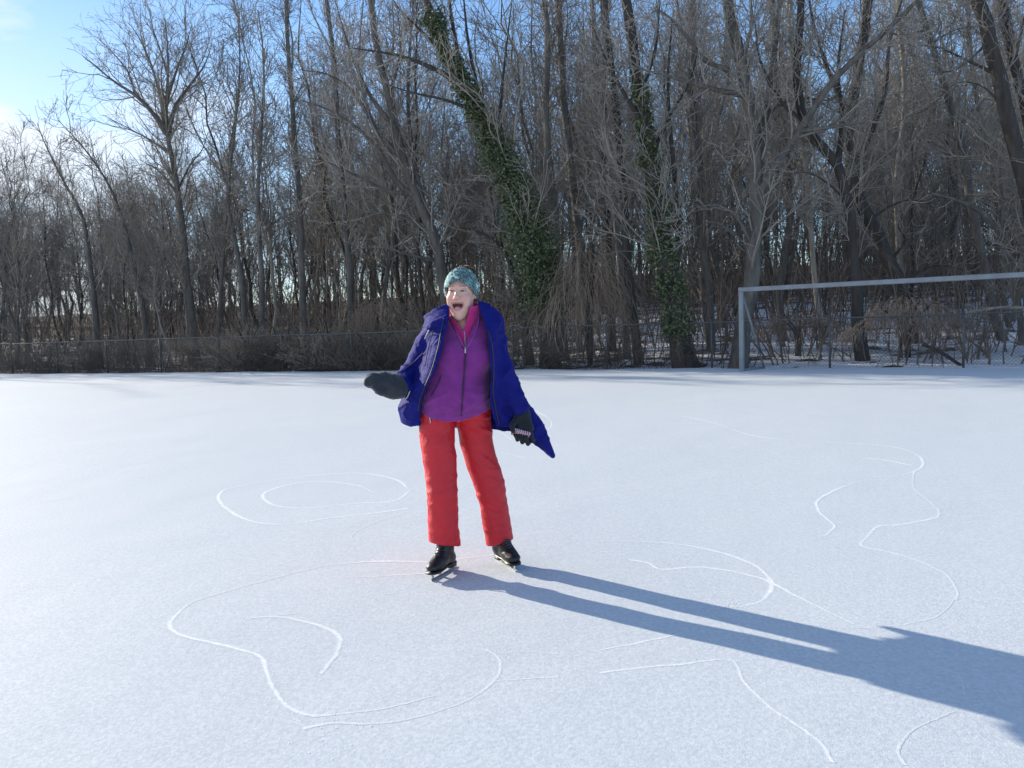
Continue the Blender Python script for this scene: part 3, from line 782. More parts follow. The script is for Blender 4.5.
# ---- the far wood: one mass
def far_wood():
    rng = np.random.default_rng(77); mb = MB()
    small = []
    for q in range(5):
        tg = TreeGeo(); H = 16; k = 8; z = np.linspace(0, 1, k)
        tr = np.stack([np.cumsum(rng.normal(0, .12, k)), np.cumsum(rng.normal(0, .12, k)), z * H * .95 - .3], -1)
        R = .17 * (1 - .85 * z)
        V, f = tubes(tr[None], R[None], 5); tg.crown.add(V, f)
        P1, R1 = grow(rng, tr[None], R[None], 13, .2, .95, .55, 6.0, 7, .1, .08, .6, .02); V, f = tubes(P1, R1, 4); tg.crown.add(V, f)
        B2, R2 = grow(rng, np.concatenate([P1]), R1, 110, .1, 1, .7, 2.2, 5, .18, .05, .6, .012); V, f = tubes(B2, R2, 3); tg.crown.add(V, f)
        B3, R3 = grow(rng, B2, R2, 300, .1, 1, .7, 1.3, 3, .2, .05, .7, .015); V, f = tubes(B3, R3, 3); tg.crown.add(V, f)
        small.append((np.vstack(tg.crown.V), np.vstack(tg.crown.Fs)))
    for i in range(150):
        if i < 110:
            s = rng.uniform(44, 85); px = rng.uniform(-40, 1064); tx = (px - 512) / F; Y = (22.7 + s * 1.1) / (1 + .456 * tx); x = tx * Y
            hz = 322 - (px - 512) * math.tan(ROLL); z = ground_z(x, Y)
            cap = 1.4 + (hz - (np.interp(px, TOP_X, TOP_Y) + rng.uniform(5, 50))) / F * Y - z
            h = min(16 * rng.uniform(.85, 1.2), max(cap, 5))
        else:                                            # the wood goes on beyond the left of the picture
            x = rng.uniform(-85, -30); Y = fence_y(x) + rng.uniform(1.5, 22)
            if x / Y > -.72: continue
            z = 0.2; h = 18 * rng.uniform(.8, 1.1)
        V, f = small[i % 5]; a = rng.uniform(0, 6.28); sc = h / 16; wd = max(sc, .8)
        v = np.stack([(V[:, 0] * math.cos(a) - V[:, 1] * math.sin(a)) * wd + x, (V[:, 0] * math.sin(a) + V[:, 1] * math.cos(a)) * wd + Y, V[:, 2] * sc + z], -1)
        mb.add(v, f)
    tag(mb.build('distant_woods', M['twig_shaded']), kind='stuff')
far_wood()

# ---- undergrowth: stems and brambles behind the fence, one mass
def undergrowth():
    rng = np.random.default_rng(31); mb = MB()
    n = 4600
    px = rng.uniform(-60, 1090, n); tx = (px - 512) / F; s = 0.5 + 52 * rng.uniform(0, 1, n) ** 1.5
    Y = (22.7 + s * 1.1) / (1 + .456 * tx); x = tx * Y; z = ground_z(x, Y)
    thin = rng.uniform(0, 1, n) < np.where((px > 560) & (s < 7), .6, 1.0); x, Y, z, s, px = x[thin], Y[thin], z[thin], s[thin], px[thin]; n = len(x)
    L = rng.uniform(1.0, 4.6, n) * np.where(s < 3, .62, 1) * np.where(s > 15, 1.5, 1); k = 6
    d = norm(np.stack([rng.normal(0, .28, n), rng.normal(0, .28, n), np.ones(n)], -1))
    pts = [np.stack([x, Y, z - .05], -1)]
    for q in range(k - 1):
        d = norm(d + rng.normal(0, .14, (n, 3)) + np.array([0, 0, -.02 * q])); pts.append(pts[-1] + d * (L / (k - 1))[:, None])
    Pt = np.stack(pts, 1); R = np.linspace(1, .3, k)[None] * rng.uniform(.008, .026, n)[:, None]
    V, f = tubes(Pt, R, 4); mb.add(V, f)
    B, RB = grow(rng, Pt, R, 13000, .2, 1, .7, .95, 5, .22, .03, .6, .006); V, f = tubes(B, RB, 3); mb.add(V, f)
    B2, RB2 = grow(rng, B, RB, 22000, .1, 1, .8, .5, 4, .25, .0, .7, .0048); V, f = tubes(B2, RB2, 3); mb.add(V, f)
    tag(mb.build('undergrowth', M['twig_brown']), kind='stuff')
undergrowth()

# ---- saplings and thicket filling the wood between the trunks, one mass
def thicket():
    rng = np.random.default_rng(61); mb = MB(); n = 1050
    px = rng.uniform(-60, 1090, n); tx = (px - 512) / F; s = 7.0 + 62 * rng.uniform(0, 1, n) ** 1.1
    Y = (22.7 + s * 1.1) / (1 + .456 * tx); x = tx * Y; z = ground_z(x, Y)
    L = rng.uniform(2.5, 7.0, n) * (1 + s * .012); k = 7
    d = norm(np.stack([rng.normal(0, .2, n), rng.normal(0, .2, n), np.ones(n)], -1)); pts = [np.stack([x, Y, z - .05], -1)]
    for q in range(k - 1):
        d = norm(d + rng.normal(0, .1, (n, 3)) + np.array([0, 0, .02])); pts.append(pts[-1] + d * (L / (k - 1))[:, None])
    Pt = np.stack(pts, 1); R = np.linspace(1, .25, k)[None] * (rng.uniform(.014, .04, n) * (1 + s * .01))[:, None]
    V, f = tubes(Pt, R, 4); mb.add(V, f)
    B, RB = grow(rng, Pt, R, 13000, .1, 1, .75, 1.5, 5, .2, .04, .6, .0075); V, f = tubes(B, RB, 3); mb.add(V, f)
    B2, RB2 = grow(rng, B, RB, 20000, .1, 1, .8, .85, 3, .25, .02, .7, .009); V, f = tubes(B2, RB2, 3); mb.add(V, f)
    tag(mb.build('thicket', M['twig_shaded']), kind='stuff')
thicket()

# ---- dead vines climbing all along the fence, one mass
def fence_vines():
    rng = np.random.default_rng(32); mb = MB()
    n = 2500; x = rng.uniform(-30, 15.5, n)
    dens = 0.42 + .38 * np.array([mnoise.noise(Vector((q * .35, 3.3, 0))) for q in x]) - .45 * sstep(2.5, 8, x)
    x = x[rng.uniform(0, 1, n) < dens]; n = len(x)
    y = fence_y(x) + rng.normal(.12, .14, n)
    k = 7; d = norm(np.stack([rng.normal(0, .55, n), rng.normal(0, .12, n), np.full(n, 1.0)], -1)); L = rng.uniform(.5, 1.5, n) * (1 + .5 * np.array([mnoise.noise(Vector((q * .8, 7.3, 0))) for q in x]))
    pts = [np.stack([x, y, np.full(n, -.03)], -1)]
    for q in range(k - 1):
        d = norm(d + rng.normal(0, .3, (n, 3)) * np.array([1.2, .4, .9]) + np.array([0, 0, .04 - .05 * (q > 3)])); pts.append(pts[-1] + d * (L / (k - 1))[:, None])
    Pt = np.stack(pts, 1); R = np.linspace(1, .4, k)[None] * rng.uniform(.005, .011, n)[:, None]
    V, f = tubes(Pt, R, 3); mb.add(V, f)
    B, RB = grow(rng, Pt, R, 15000, .15, 1, .9, .5, 5, .35, -.03, .7, .0042); V, f = tubes(B, RB, 3); mb.add(V, f)
    tag(mb.build('vine_tangle', M['twig_brown']), kind='stuff')
fence_vines()

# ---- shrubs and the weeping mound of vines
def mound(name, label, cat, px, py_top, Y, w, h, n, mat, seed, weep=True, leafy=0, group=None):
    rng = np.random.default_rng(seed); c = P(px, 350, Y); x0, y0 = c[0], Y; z0 = ground_z(x0, y0)
    root = empty(name, (x0, y0, z0)); tag(root, label, cat, group)
    ts = MB()
    for q in range(5):
        a = rng.uniform(0, 6.28); ts.tube(spline([(0.1 * math.cos(a), .1 * math.sin(a), -.1), (.15 * math.cos(a), .15 * math.sin(a), h * .5), (w * .25 * math.cos(a), w * .25 * math.sin(a), h * .9)], 8), np.linspace(.05, .015, 8), 5)
    ts.build('stem', M['bark_dark'], root)
    mb = MB(); k = 9
    a = rng.uniform(0, 6.28, n); rr = rng.uniform(0, 1, n) ** .5; lump = 1 + .25 * np.sin(a * 3 + seed) * rr
    if weep:
        top = np.stack([w * .55 * rr * np.cos(a) * lump, w * .45 * rr * np.sin(a) * lump, h * (1 - .55 * rr ** 2) * rng.uniform(.8, 1.04, n)], -1)
        d = norm(np.stack([np.cos(a), np.sin(a), np.full(n, .35)], -1) + rng.normal(0, .3, (n, 3)))
        L = rng.uniform(.3, 1.0, n) * h * .48; trop = -.46
    else:
        top = np.stack([w * .5 * rr * np.cos(a), w * .4 * rr * np.sin(a), rng.uniform(0, .25, n) * h], -1)
        d = norm(np.stack([np.cos(a) * rr * .7, np.sin(a) * rr * .7, np.ones(n)], -1) + rng.normal(0, .25, (n, 3))); L = rng.uniform(.5, 1.0, n) * h * .9 * (1 - .35 * rr); trop = -.06
    pts = [top]
    for q in range(k - 1):
        d = norm(d + rng.normal(0, .16, (n, 3)) + np.array([0, 0, trop])); pts.append(pts[-1] + d * (L / (k - 1))[:, None])
    Pt = np.stack(pts, 1); Pt[..., 2] = np.maximum(Pt[..., 2], .02)
    R = np.linspace(1, .5, k)[None] * rng.uniform(.006, .011, n)[:, None]
    V, f = tubes(Pt, R, 3); mb.add(V, f)
    B, RB = grow(rng, Pt, R, int(n * 2.2), .1, 1, .7, h * .22, 5, .25, trop * .6, .8, .005); V, f = tubes(B, RB, 3); mb.add(V, f)
    mb.build('branch_tangle', M[mat], root)
    if leafy:
        pos = Pt[rng.integers(0, n, leafy), rng.integers(2, k, leafy)] + rng.normal(0, .05, (leafy, 3))
        mesh_np('leaves', *leaves(pos, rng.uniform(.025, .05, leafy)), M['bush'], root)
mound('vine_mound', 'brown mound of weeping vines hanging beside the foot of the ivy covered leaning tree', 'vines', 588, 222, 22.7, 1.6, 3.9, 520, 'twig_tan', 41)
mound('brown_shrub', 'tall brown shrub rising left of the person behind the fence', 'shrub', 385, 275, 26.2, 3.0, 2.3, 560, 'twig_tan', 42, weep=True)
mound('low_bush', 'tan low bush farthest left along the fence top', 'bush', 248, 322, 28.0, 2.2, 1.95, 420, 'twig_tan', 43, False, 600)
mound('low_bush', 'dark brown low bush between the tan bush and the greenish bush', 'bush', 282, 325, 27.4, 2.0, 1.8, 380, 'twig_brown', 44, False, 300)
mound('low_bush', 'greenish low bush nearest the tall brown shrub', 'bush', 330, 322, 26.6, 2.6, 1.85, 460, 'twig_tan', 45, False, 1500)
mound('low_bush', 'wide reddish brown bush behind the raised mitten', 'bush', 375, 325, 25.4, 2.8, 1.35, 460, 'twig_brown', 46, False, 200)
mound('brown_shrub', 'reddish bramble clump under the right part of the crossbar', 'shrub', 905, 300, 20.0, 2.6, 1.5, 520, 'twig_tan', 47, True)
mound('brown_shrub', 'bramble heap below the left half of the crossbar', 'shrub', 800, 310, 21.6, 2.6, 1.2, 380, 'twig_brown', 48, True)

# ---- logs on the snow behind the fence, and an added bar for the sunlit rail
def log(label, a, b, r, mat, seed):
    a = np.array(a); b = np.array(b); root_p = a.copy()
    m = MB(); k = 9; L = spline([a - root_p, (a + b) / 2 - root_p + np.array([0, .05, .06]), b - root_p], k)
    m.tube(L, np.linspace(r, r * .8, k) * (1 + .08 * np.sin(np.arange(k) * 2.1 + seed)), 9)
    o = m.build('log_or_rail_bar', M[mat]); o.location = tuple(root_p); tag(o, label, 'log')
def on_floor(px, py, Y, lift):
    q = P(px, py, Y); return (q[0], q[1], ground_z(q[0], q[1]) + lift)
log('pale sawn log lying on the snowy slope under the crossbar', P(953, 325, 20.3), P(972, 327, 19.9), .13, 'bark_pale', 1)
log('thin dark fallen branch slanting down to the fence under the crossbar', P(922, 344, 18.6), P(962, 366, 18.2), .05, 'bark_dark', 2)
log('added pale bar standing in for the sunlit fence rail at the right edge', P(968, 312.5, 19.2), P(1032, 308, 18.6), .045, 'bark_pale', 3)  # no log: pale bar added as the sunlit stretch of the top rail
# ------------------------------------------------------------------ the person: bodies and garments grown from distance fields
PY0 = 4.27
ORG = np.array([-0.27, PY0, 0.0])
def Q(px, py, dy=0.0): return P(px, py, PY0 + dy) - ORG

class Field:
    def __init__(s, xs, ys, zs):
        s.ax = [np.asarray(a, np.float32) for a in (xs, ys, zs)]
        s.d = np.full([len(a) for a in s.ax], 9.0, np.float32)
    def sl(s, lo, hi):
        out = []
        for a, l, h in zip(s.ax, lo, hi):
            i = max(0, np.searchsorted(a, l) - 1); j = min(len(a), np.searchsorted(a, h) + 1)
            out.append(slice(i, j))
        return tuple(out)
    def pts(s, sl):
        return (s.ax[0][sl[0]][:, None, None], s.ax[1][sl[1]][None, :, None], s.ax[2][sl[2]][None, None, :])
    def op(s, fn, lo, hi, k=0.0, mode='u'):
        m = k + 0.03
        sl = s.sl(np.array(lo) - m, np.array(hi) + m)
        if any(q.stop <= q.start for q in sl): return
        a = s.d[sl]; b = fn(*s.pts(sl)).astype(np.float32)
        if mode == 'u':
            if k > 0:
                h = np.maximum(k - np.abs(a - b), 0) / k; r = np.minimum(a, b) - h * h * k * 0.25
            else: r = np.minimum(a, b)
        elif mode == 's':
            nb = -b
            if k > 0:
                h = np.maximum(k - np.abs(a - nb), 0) / k; r = np.maximum(a, nb) + h * h * k * 0.25
            else: r = np.maximum(a, nb)
        else: r = np.maximum(a, b)
        s.d[sl] = r
    def cone(s, a, b, ra, rb, k=0.0, mode='u', flat=None):
        a = np.array(a, float); b = np.array(b, float); R = max(ra, rb)
        ab = b - a; L2 = max(1e-9, ab @ ab)
        def fn(x, y, z):
            t = np.clip(((x - a[0]) * ab[0] + (y - a[1]) * ab[1] + (z - a[2]) * ab[2]) / L2, 0, 1)
            return np.sqrt((x - a[0] - t * ab[0]) ** 2 + (y - a[1] - t * ab[1]) ** 2 + (z - a[2] - t * ab[2]) ** 2) - (ra + (rb - ra) * t)
        s.op(fn, np.minimum(a, b) - R, np.maximum(a, b) + R, k, mode)
    def ell(s, c, r, k=0.0, mode='u', Rm=None):
        c = np.array(c, float); r = np.array(r, float); Rm = np.eye(3) if Rm is None else np.asarray(Rm)   # rows of Rm: local axes
        def fn(x, y, z):
            X, Y, Z = x - c[0], y - c[1], z - c[2]
            u = Rm[0, 0] * X + Rm[0, 1] * Y + Rm[0, 2] * Z; v = Rm[1, 0] * X + Rm[1, 1] * Y + Rm[1, 2] * Z; w_ = Rm[2, 0] * X + Rm[2, 1] * Y + Rm[2, 2] * Z
            k0 = np.sqrt((u / r[0]) ** 2 + (v / r[1]) ** 2 + (w_ / r[2]) ** 2) + 1e-6
            k1 = np.sqrt((u / r[0] ** 2) ** 2 + (v / r[1] ** 2) ** 2 + (w_ / r[2] ** 2) ** 2) + 1e-6
            return k0 * (k0 - 1) / k1
        R = r.max(); s.op(fn, c - R, c + R, k, mode)
    def loft(s, rows, k=0.0, mode='u', n=2.3, off=0.0):
        """rows of (z, cx, cy, half width, half depth), top to bottom or not"""
        rw = np.array(sorted(rows)); z0, z1 = rw[0, 0], rw[-1, 0]
        def fn(x, y, z):
            zz = np.clip(z, z0, z1)
            cx, cy, a, b = (np.interp(zz, rw[:, 0], rw[:, i]) for i in (1, 2, 3, 4))
            a = a + off; b = b + off
            q = ((np.abs((x - cx) / a) ** n + np.abs((y - cy) / b) ** n) ** (1 / n) - 1) * np.minimum(a, b)
            return np.maximum(q, np.abs(z - (z0 + z1) / 2) - (z1 - z0) / 2)
        s.op(fn, (rw[:, 1].min() - rw[:, 3].max() - off, rw[:, 2].min() - rw[:, 4].max() - off, z0), (rw[:, 1].max() + rw[:, 3].max() + off, rw[:, 2].max() + rw[:, 4].max() + off, z1), k, mode)
    def half(s, p, n_, mode='i'):
        """keep the side the normal points away from"""
        p = np.array(p, float); n_ = norm(np.array(n_, float))
        X, Y, Z = s.pts((slice(None),) * 3)
        s.d = np.maximum(s.d, ((X - p[0]) * n_[0] + (Y - p[1]) * n_[1] + (Z - p[2]) * n_[2]).astype(np.float32))
    def splat(s, pts, r, k=0.0):
        """union with a thick sheet given as dense points (even grid only)"""
        o = np.array([a[0] for a in s.ax]); h = np.array([a[1] - a[0] for a in s.ax]); n = np.array(s.d.shape)
        b = np.full(s.d.shape, 9.0, np.float32)
        w_ = int(math.ceil((r + max(k, .01) + .004) / h.min()))
        base = np.round((pts - o) / h).astype(int)
        rng_ = np.arange(-w_, w_ + 1)
        for dx in rng_:
            for dy in rng_:
                for dz in rng_:
                    idx = base + np.array([dx, dy, dz])
                    ok = np.all((idx >= 0) & (idx < n), axis=1)
                    ii = idx[ok]; dd = np.linalg.norm(o + ii * h - pts[ok], axis=1).astype(np.float32)
                    np.minimum.at(b, (ii[:, 0], ii[:, 1], ii[:, 2]), dd - r)
        a = s.d
        if k > 0:
            hh = np.maximum(k - np.abs(a - b), 0) / k; s.d = np.minimum(a, b) - hh * hh * k * .25
        else: s.d = np.minimum(a, b)
    def front(s, x, z):
        """y of the first surface met coming from the camera's side"""
        i = np.argmin(np.abs(s.ax[0] - x)); k_ = np.argmin(np.abs(s.ax[2] - z)); c = s.d[i, :, k_]
        j = np.argmax(c < 0)
        if j == 0: return None
        t_ = c[j - 1] / (c[j - 1] - c[j]); return float(s.ax[1][j - 1] * (1 - t_) + s.ax[1][j] * t_)
    def surface(s, relax=2):
        d = s.d; sg = d < 0
        n0, n1, n2 = d.shape
        c = np.zeros((n0 - 1, n1 - 1, n2 - 1), np.int8)
        for a in (0, 1):
            for b in (0, 1):
                for e in (0, 1): c += sg[a:n0 - 1 + a, b:n1 - 1 + b, e:n2 - 1 + e]
        I, J, K = np.nonzero((c > 0) & (c < 8))
        idx = np.full(c.shape, -1, np.int32); idx[I, J, K] = np.arange(len(I))
        acc = np.zeros((len(I), 3), np.float64); cnt = np.zeros(len(I))
        A = s.ax
        for (a, b) in [((0,0,0),(1,0,0)),((0,1,0),(1,1,0)),((0,0,1),(1,0,1)),((0,1,1),(1,1,1)),((0,0,0),(0,1,0)),((1,0,0),(1,1,0)),((0,0,1),(0,1,1)),((1,0,1),(1,1,1)),((0,0,0),(0,0,1)),((1,0,0),(1,0,1)),((0,1,0),(0,1,1)),((1,1,0),(1,1,1))]:
            da = d[I + a[0], J + a[1], K + a[2]]; db = d[I + b[0], J + b[1], K + b[2]]
            m = (da < 0) != (db < 0)
            t_ = np.where(m, da / np.where(m, da - db, 1), 0)
            pa = np.stack([A[0][I + a[0]], A[1][J + a[1]], A[2][K + a[2]]], -1); pb = np.stack([A[0][I + b[0]], A[1][J + b[1]], A[2][K + b[2]]], -1)
            acc += np.where(m[:, None], pa + (pb - pa) * t_[:, None], 0); cnt += m
        V = acc / cnt[:, None]
        Fq = []
        # quads round each sign-changing grid edge
        for ax in range(3):
            sl0 = [slice(1, -1)] * 3; sl0[ax] = slice(0, -1); sl1 = [slice(1, -1)] * 3; sl1[ax] = slice(1, None)
            a = sg[tuple(sl0)]; b = sg[tuple(sl1)]
            e = np.argwhere(a != b)
            if not len(e): continue
            off = np.ones(3, int); off[ax] = 0; e = e + off
            o1, o2 = [q for q in range(3) if q != ax]
            def cell(u, v):
                q = e.copy(); q[:, o1] -= u; q[:, o2] -= v; return idx[q[:, 0], q[:, 1], q[:, 2]]
            quad = np.stack([cell(1, 1), cell(0, 1), cell(0, 0), cell(1, 0)], -1)
            ins = sg[e[:, 0], e[:, 1], e[:, 2]]
            flip = ~ins if ax != 1 else ins
            quad[flip] = quad[flip][:, ::-1]
            Fq.append(quad)
        Fq = np.vstack(Fq); Fq = Fq[(Fq >= 0).all(1)]
        for _ in range(relax):
            S = np.zeros_like(V); cn_ = np.zeros(len(V))
            for q in range(4):
                for w_ in (1, 3):
                    np.add.at(S, Fq[:, q], V[Fq[:, (q + w_) % 4]]); np.add.at(cn_, Fq[:, q], 1)
            V = V * .5 + .5 * S / np.maximum(cn_, 1)[:, None]
        return V, Fq

def vnormals(V, Fq):
    n = np.cross(V[Fq[:, 2]] - V[Fq[:, 0]], V[Fq[:, 3]] - V[Fq[:, 1]]); N = np.zeros_like(V)
    for q in range(4): np.add.at(N, Fq[:, q], n)
    return norm(N)

def nz(Pp, sc, seed=0.0):
    sc = np.array(sc, float) * np.ones(3)
    return np.array([mnoise.noise(Vector((p[0] * sc[0] + seed, p[1] * sc[1] + seed * 1.7, p[2] * sc[2] - seed))) for p in Pp])

def folds(Pp, axis_sc, seed, sharp=1.0):
    """creased cloth: ridged noise, -1 .. 1, narrow creases between soft swells"""
    w1 = nz(Pp, 5.0, seed + 3)
    q = Pp + 0.05 * np.stack([w1, -w1, w1], -1)
    a = np.abs(nz(q, axis_sc, seed)); return 0.35 - np.clip(a * 3.2, 0, 1) ** (0.6 * sharp)

def rng_ax(a, b, h): return np.arange(a, b + h, h)

person_mats = {}
def cloth(name, c, rough=0.75, weave=900, sheen=0.0, bump=0.001, var=.12, coarse=None):
    t = NT(name); v = t.coord('Object')
    n = t.noise(v, 18, 3); col = t.ramp(n, [(0.25, tuple(x * (1 - var) for x in c)), (0.75, tuple(min(1, x * (1 + var)) for x in c))])
    h = t.noise(v, weave, 2, .6)
    nb = t.bump(h, 0.6, bump)
    if coarse: nb = t.bump(t.noise(v, coarse[0], 4, .6, 1.0), .7, coarse[1], nb)
    t.set(Base_Color=col, Roughness=rough, Normal=nb)
    if sheen: t.b.inputs['Sheen Weight'].default_value = sheen; t.b.inputs['Sheen Roughness'].default_value = .5
    return t.m
MF = cloth('purple_fleece', (0.225, 0.026, 0.225), 0.95, 260, 0.25, 0.003, .18)
MPK = cloth('magenta_fleece', (0.55, 0.025, 0.21), 0.95, 260, .2, 0.003, .12)
MJ = cloth('blue_shell_fabric', (0.012, 0.014, 0.17), 0.7, 1200, 0, 0.0006, .15, (30, .012))
MJ.node_tree.nodes['Principled BSDF'].inputs['Specular IOR Level'].default_value = 0.10
MR = cloth('red_ski_fabric', (0.60, 0.011, 0.024), 0.55, 1000, 0, 0.0006, .08, (16, .012))
MMT = cloth('charcoal_knit', (0.027, 0.031, 0.039), 0.9, 240, .2, 0.004, .3)
MGL = cloth('black_fleece', (0.012, 0.016, 0.020), 0.9, 300, .1, 0.003, .2)
MBT = plain('black_leather', (0.012, 0.012, 0.013), 0.42, 0, 60, .4, .0015)
MST = plain('blade_steel', (0.62, 0.63, 0.65), 0.22, 1.0)
MSOL = plain('boot_sole', (0.02, 0.018, 0.018), 0.4)
MLACE = plain('boot_lace', (0.10, 0.10, 0.105), 0.7)
MZD = plain('dark_zip', (0.02, 0.012, 0.03), 0.5); MZL = plain('silver_zip', (0.55, 0.52, 0.56), 0.35, .6)
MTRIM = plain('pale_trim', (0.30, 0.08, 0.34), 0.7)
MPIP = plain('pale_piping', (0.62, 0.60, 0.42), 0.6)
MHAIR = plain('brown_hair', (0.11, 0.062, 0.034), 0.5, 0, 200, .4, .002)
MEYE = plain('eye_white', (0.50, 0.46, 0.43), 0.15); MIRIS = plain('iris', (0.03, 0.025, 0.02), 0.1)
MTON = plain('tongue', (0.62, 0.24, 0.27), 0.35); MTEETH = plain('teeth', (0.55, 0.50, 0.45), 0.25)
MLIN = cloth('blue_lining', (0.03, 0.035, 0.30), 0.5, 900)
t = NT('skin'); at_ = t.n('ShaderNodeAttribute', attribute_name='tint').outputs['Color']
t.set(Base_Color=t.mix(0.25, at_, t.ramp(t.noise(t.coord('Object'), 60, 3), [(0.3, (.60, .31, .25)), (0.7, (.80, .50, .41))])), Roughness=0.42, Normal=t.bump(t.noise(t.coord('Object'), 500, 2), .3, .0006))
t.b.inputs['Subsurface Weight'].default_value = 0.12; t.b.inputs['Subsurface Scale'].default_value = 0.01; t.b.inputs['Subsurface Radius'].default_value = (1, .35, .2)
MSK = t.m
t = NT('chunky_teal_knit'); at_ = t.n('ShaderNodeAttribute', attribute_name='tint').outputs['Color']
t.set(Base_Color=at_, Roughness=0.95, Normal=t.bump(t.noise(t.coord('Object'), 260, 3), .8, .002)); t.b.inputs['Sheen Weight'].default_value = .2
MHAT = t.m

# ---- head frame: u to her left (right of the photo), v up, w out of the face
yaw, tip, roll_h = rad(11), rad(5), rad(1.5)
wv = np.array([-math.sin(yaw) * math.cos(tip), -math.cos(yaw) * math.cos(tip), math.sin(tip)])
uv0 = norm(np.cross(wv, np.array([0, 0, 1.0]))) * -1
uv0 = uv0 if uv0[0] > 0 else -uv0
vv = np.cross(wv, uv0); vv = vv if vv[2] > 0 else -vv
uv = uv0 * math.cos(roll_h) - vv * math.sin(roll_h); vv = vv * math.cos(roll_h) + uv0 * math.sin(roll_h)
HR = np.stack([uv, vv, wv])
OH = Q(457.3, 291.0, -0.10) - wv * 0.082
HS = 1.0
def H(u, v, w_): return OH + (uv * u + vv * v + wv * w_) * HS

# ---- joints
S_R, E_R, W_R = Q(438, 335, .03), Q(414, 372, .08), Q(402, 386, -.10)
S_L, E_L, W_L = Q(492, 335, .03), Q(503, 374, -.04), Q(520.5, 408, -.02)
HIP_R, KN_R, AN_R = Q(437, 424, -.02), Q(441, 490, -.06), Q(445, 540, -.03)
HIP_L, KN_L, AN_L = Q(474, 420, .06), Q(490, 490, .075), Q(501, 541, .09)

# ---- the body: one continuous surface, fine at the head and coarse under the clothes
hz0, hz1 = OH[2] - .19, OH[2] + .15
zs = np.concatenate([np.arange(0.10, hz0, .013), np.arange(hz0, hz1, .0023)])
hx0, hx1 = OH[0] - .10, OH[0] + .10
xs = np.concatenate([np.arange(-.42, hx0, .013), np.arange(hx0, hx1, .0023), np.arange(hx1, .42, .013)])
hy0, hy1 = OH[1] - .125, OH[1] - .01
ys = np.concatenate([np.arange(-.40, hy0, .013), np.arange(hy0, hy1, .0023), np.arange(hy1, .24, .008)])
B = Field(xs, ys, zs)
PEL, CH = Q(456, 400, .02), Q(463, 358, .02)
B.ell(PEL, (.15, .10, .10)); B.ell(CH, (.15, .105, .16), .08); B.cone(PEL, CH, .12, .12, .06)
B.cone(S_R, S_L, .055, .055, .06)
B.cone(S_R, E_R, .046, .038, .03); B.cone(E_R, W_R, .038, .027, .02); B.cone(W_R, Q(386, 384, -.16), .028, .024, .02)
B.cone(S_L, E_L, .046, .038, .03); B.cone(E_L, W_L, .036, .024, .02); B.cone(W_L, Q(523, 424, -.045), .024, .018, .02)
for h_, k_, a_ in ((HIP_R, KN_R, AN_R), (HIP_L, KN_L, AN_L)):
    B.cone(h_, k_, .062, .046, .02); B.cone(k_, a_, .046, .034, .03); B.cone(a_, a_ + np.array([0, .0, -.03]), .034, .026, .02)
B.cone(Q(465, 332, .03), H(0, -.04, -.03), .062, .056, .03)
def he(c, r, k=0., mode='u'): B.ell(H(*c), np.array(r) * HS, k, mode, HR)
def hc(a, b, ra, rb, k=0., mode='u'): B.cone(H(*a), H(*b), ra, rb, k, mode)
he((0, .035, -.015), (.075, .098, .095), .02)
he((0, -.032, .018), (.065, .085, .070), .03)
he((0, -.092, .020), (.051, .056, .055), .03)
he((0, -.134, .050), (.022, .018, .018), .03)
for sd in (-1, 1):
    he((sd * .039, -.036, .058), (.026, .022, .020), .022)
    hc((sd * .012, .024, .080), (sd * .044, .022, .064), .010, .008, .016)
    he((sd * .076, -.005, -.012), (.010, .030, .018), .008)
for sd in (-1, 1): he((sd * .031, .001, .094), (.018, .0105, .018), .012, 's')
hc((0, .012, .080), (0, -.034, .100), .0085, .0125, .014); he((0, -.038, .102), (.0135, .0115, .0125), .008)
for sd in (-1, 1):
    he((sd * .0135, -.042, .091), (.0085, .0080, .0100), .006); he((sd * .0065, -.050, .098), (.0038, .0030, .0045), .002, 's')
    he((sd * .031, .0085, .0735), (.0185, .0072, .0130), .004); he((sd * .031, -.0080, .0740), (.0175, .0060, .0125), .004)
    hc((sd * .021, -.042, .088), (sd * .036, -.072, .070), .0016, .0016, .006, 's')
    he((sd * .047, -.060, .052), (.016, .022, .018), .015)
# lips and the open mouth
ang = np.linspace(0, 2 * math.pi, 25)
for a0, a1 in zip(ang[:-1], ang[1:]):
    f_ = lambda a: (.0300 * math.cos(a), -.083 + .0200 * math.sin(a) + .009 * math.cos(a) ** 2 + (.003 if math.sin(a) < 0 else -.001) * 1, .078 - .016 * math.cos(a) ** 2 - (.006 if math.sin(a) < -.3 else 0))
    hc(f_(a0), f_(a1), .0052, .0052, .004)
he((0, -.083, .080), (.0245, .0180, .034), .003, 's')
for sd in (-1, 1): he((sd * .020, -.0765, .074), (.0085, .0085, .028), .006, 's')
VB, FB = B.surface(1)
loc = (VB - OH) @ HR.T / HS
tint = np.tile(np.array([.74, .43, .34]), (len(VB), 1))
def blend(mask, c): tint[:] = tint * (1 - mask[:, None]) + np.array(c) * mask[:, None]
def bl(c, r, pw=1.0):
    q = ((loc - np.array(c)) / np.array(r)); return np.clip(1.2 - np.sqrt((q ** 2).sum(1)), 0, 1) ** pw
for sd in (-1, 1): blend(bl((sd * .042, -.038, .07), (.03, .026, .04)) * .6, (.74, .30, .25))
blend(bl((0, -.038, .105), (.018, .016, .02)) * .6, (.74, .33, .27))
ell_m = np.sqrt((loc[:, 0] / .0300) ** 2 + ((loc[:, 1] + .083 - .009 * np.clip(loc[:, 0] / .03, -1, 1) ** 2) / .0205) ** 2)
infront = loc[:, 2] > .045
blend(np.clip(1 - np.abs(ell_m - 1.02) / .30, 0, 1) ** .6 * infront * (loc[:, 2] > .05), (.44, .15, .15))
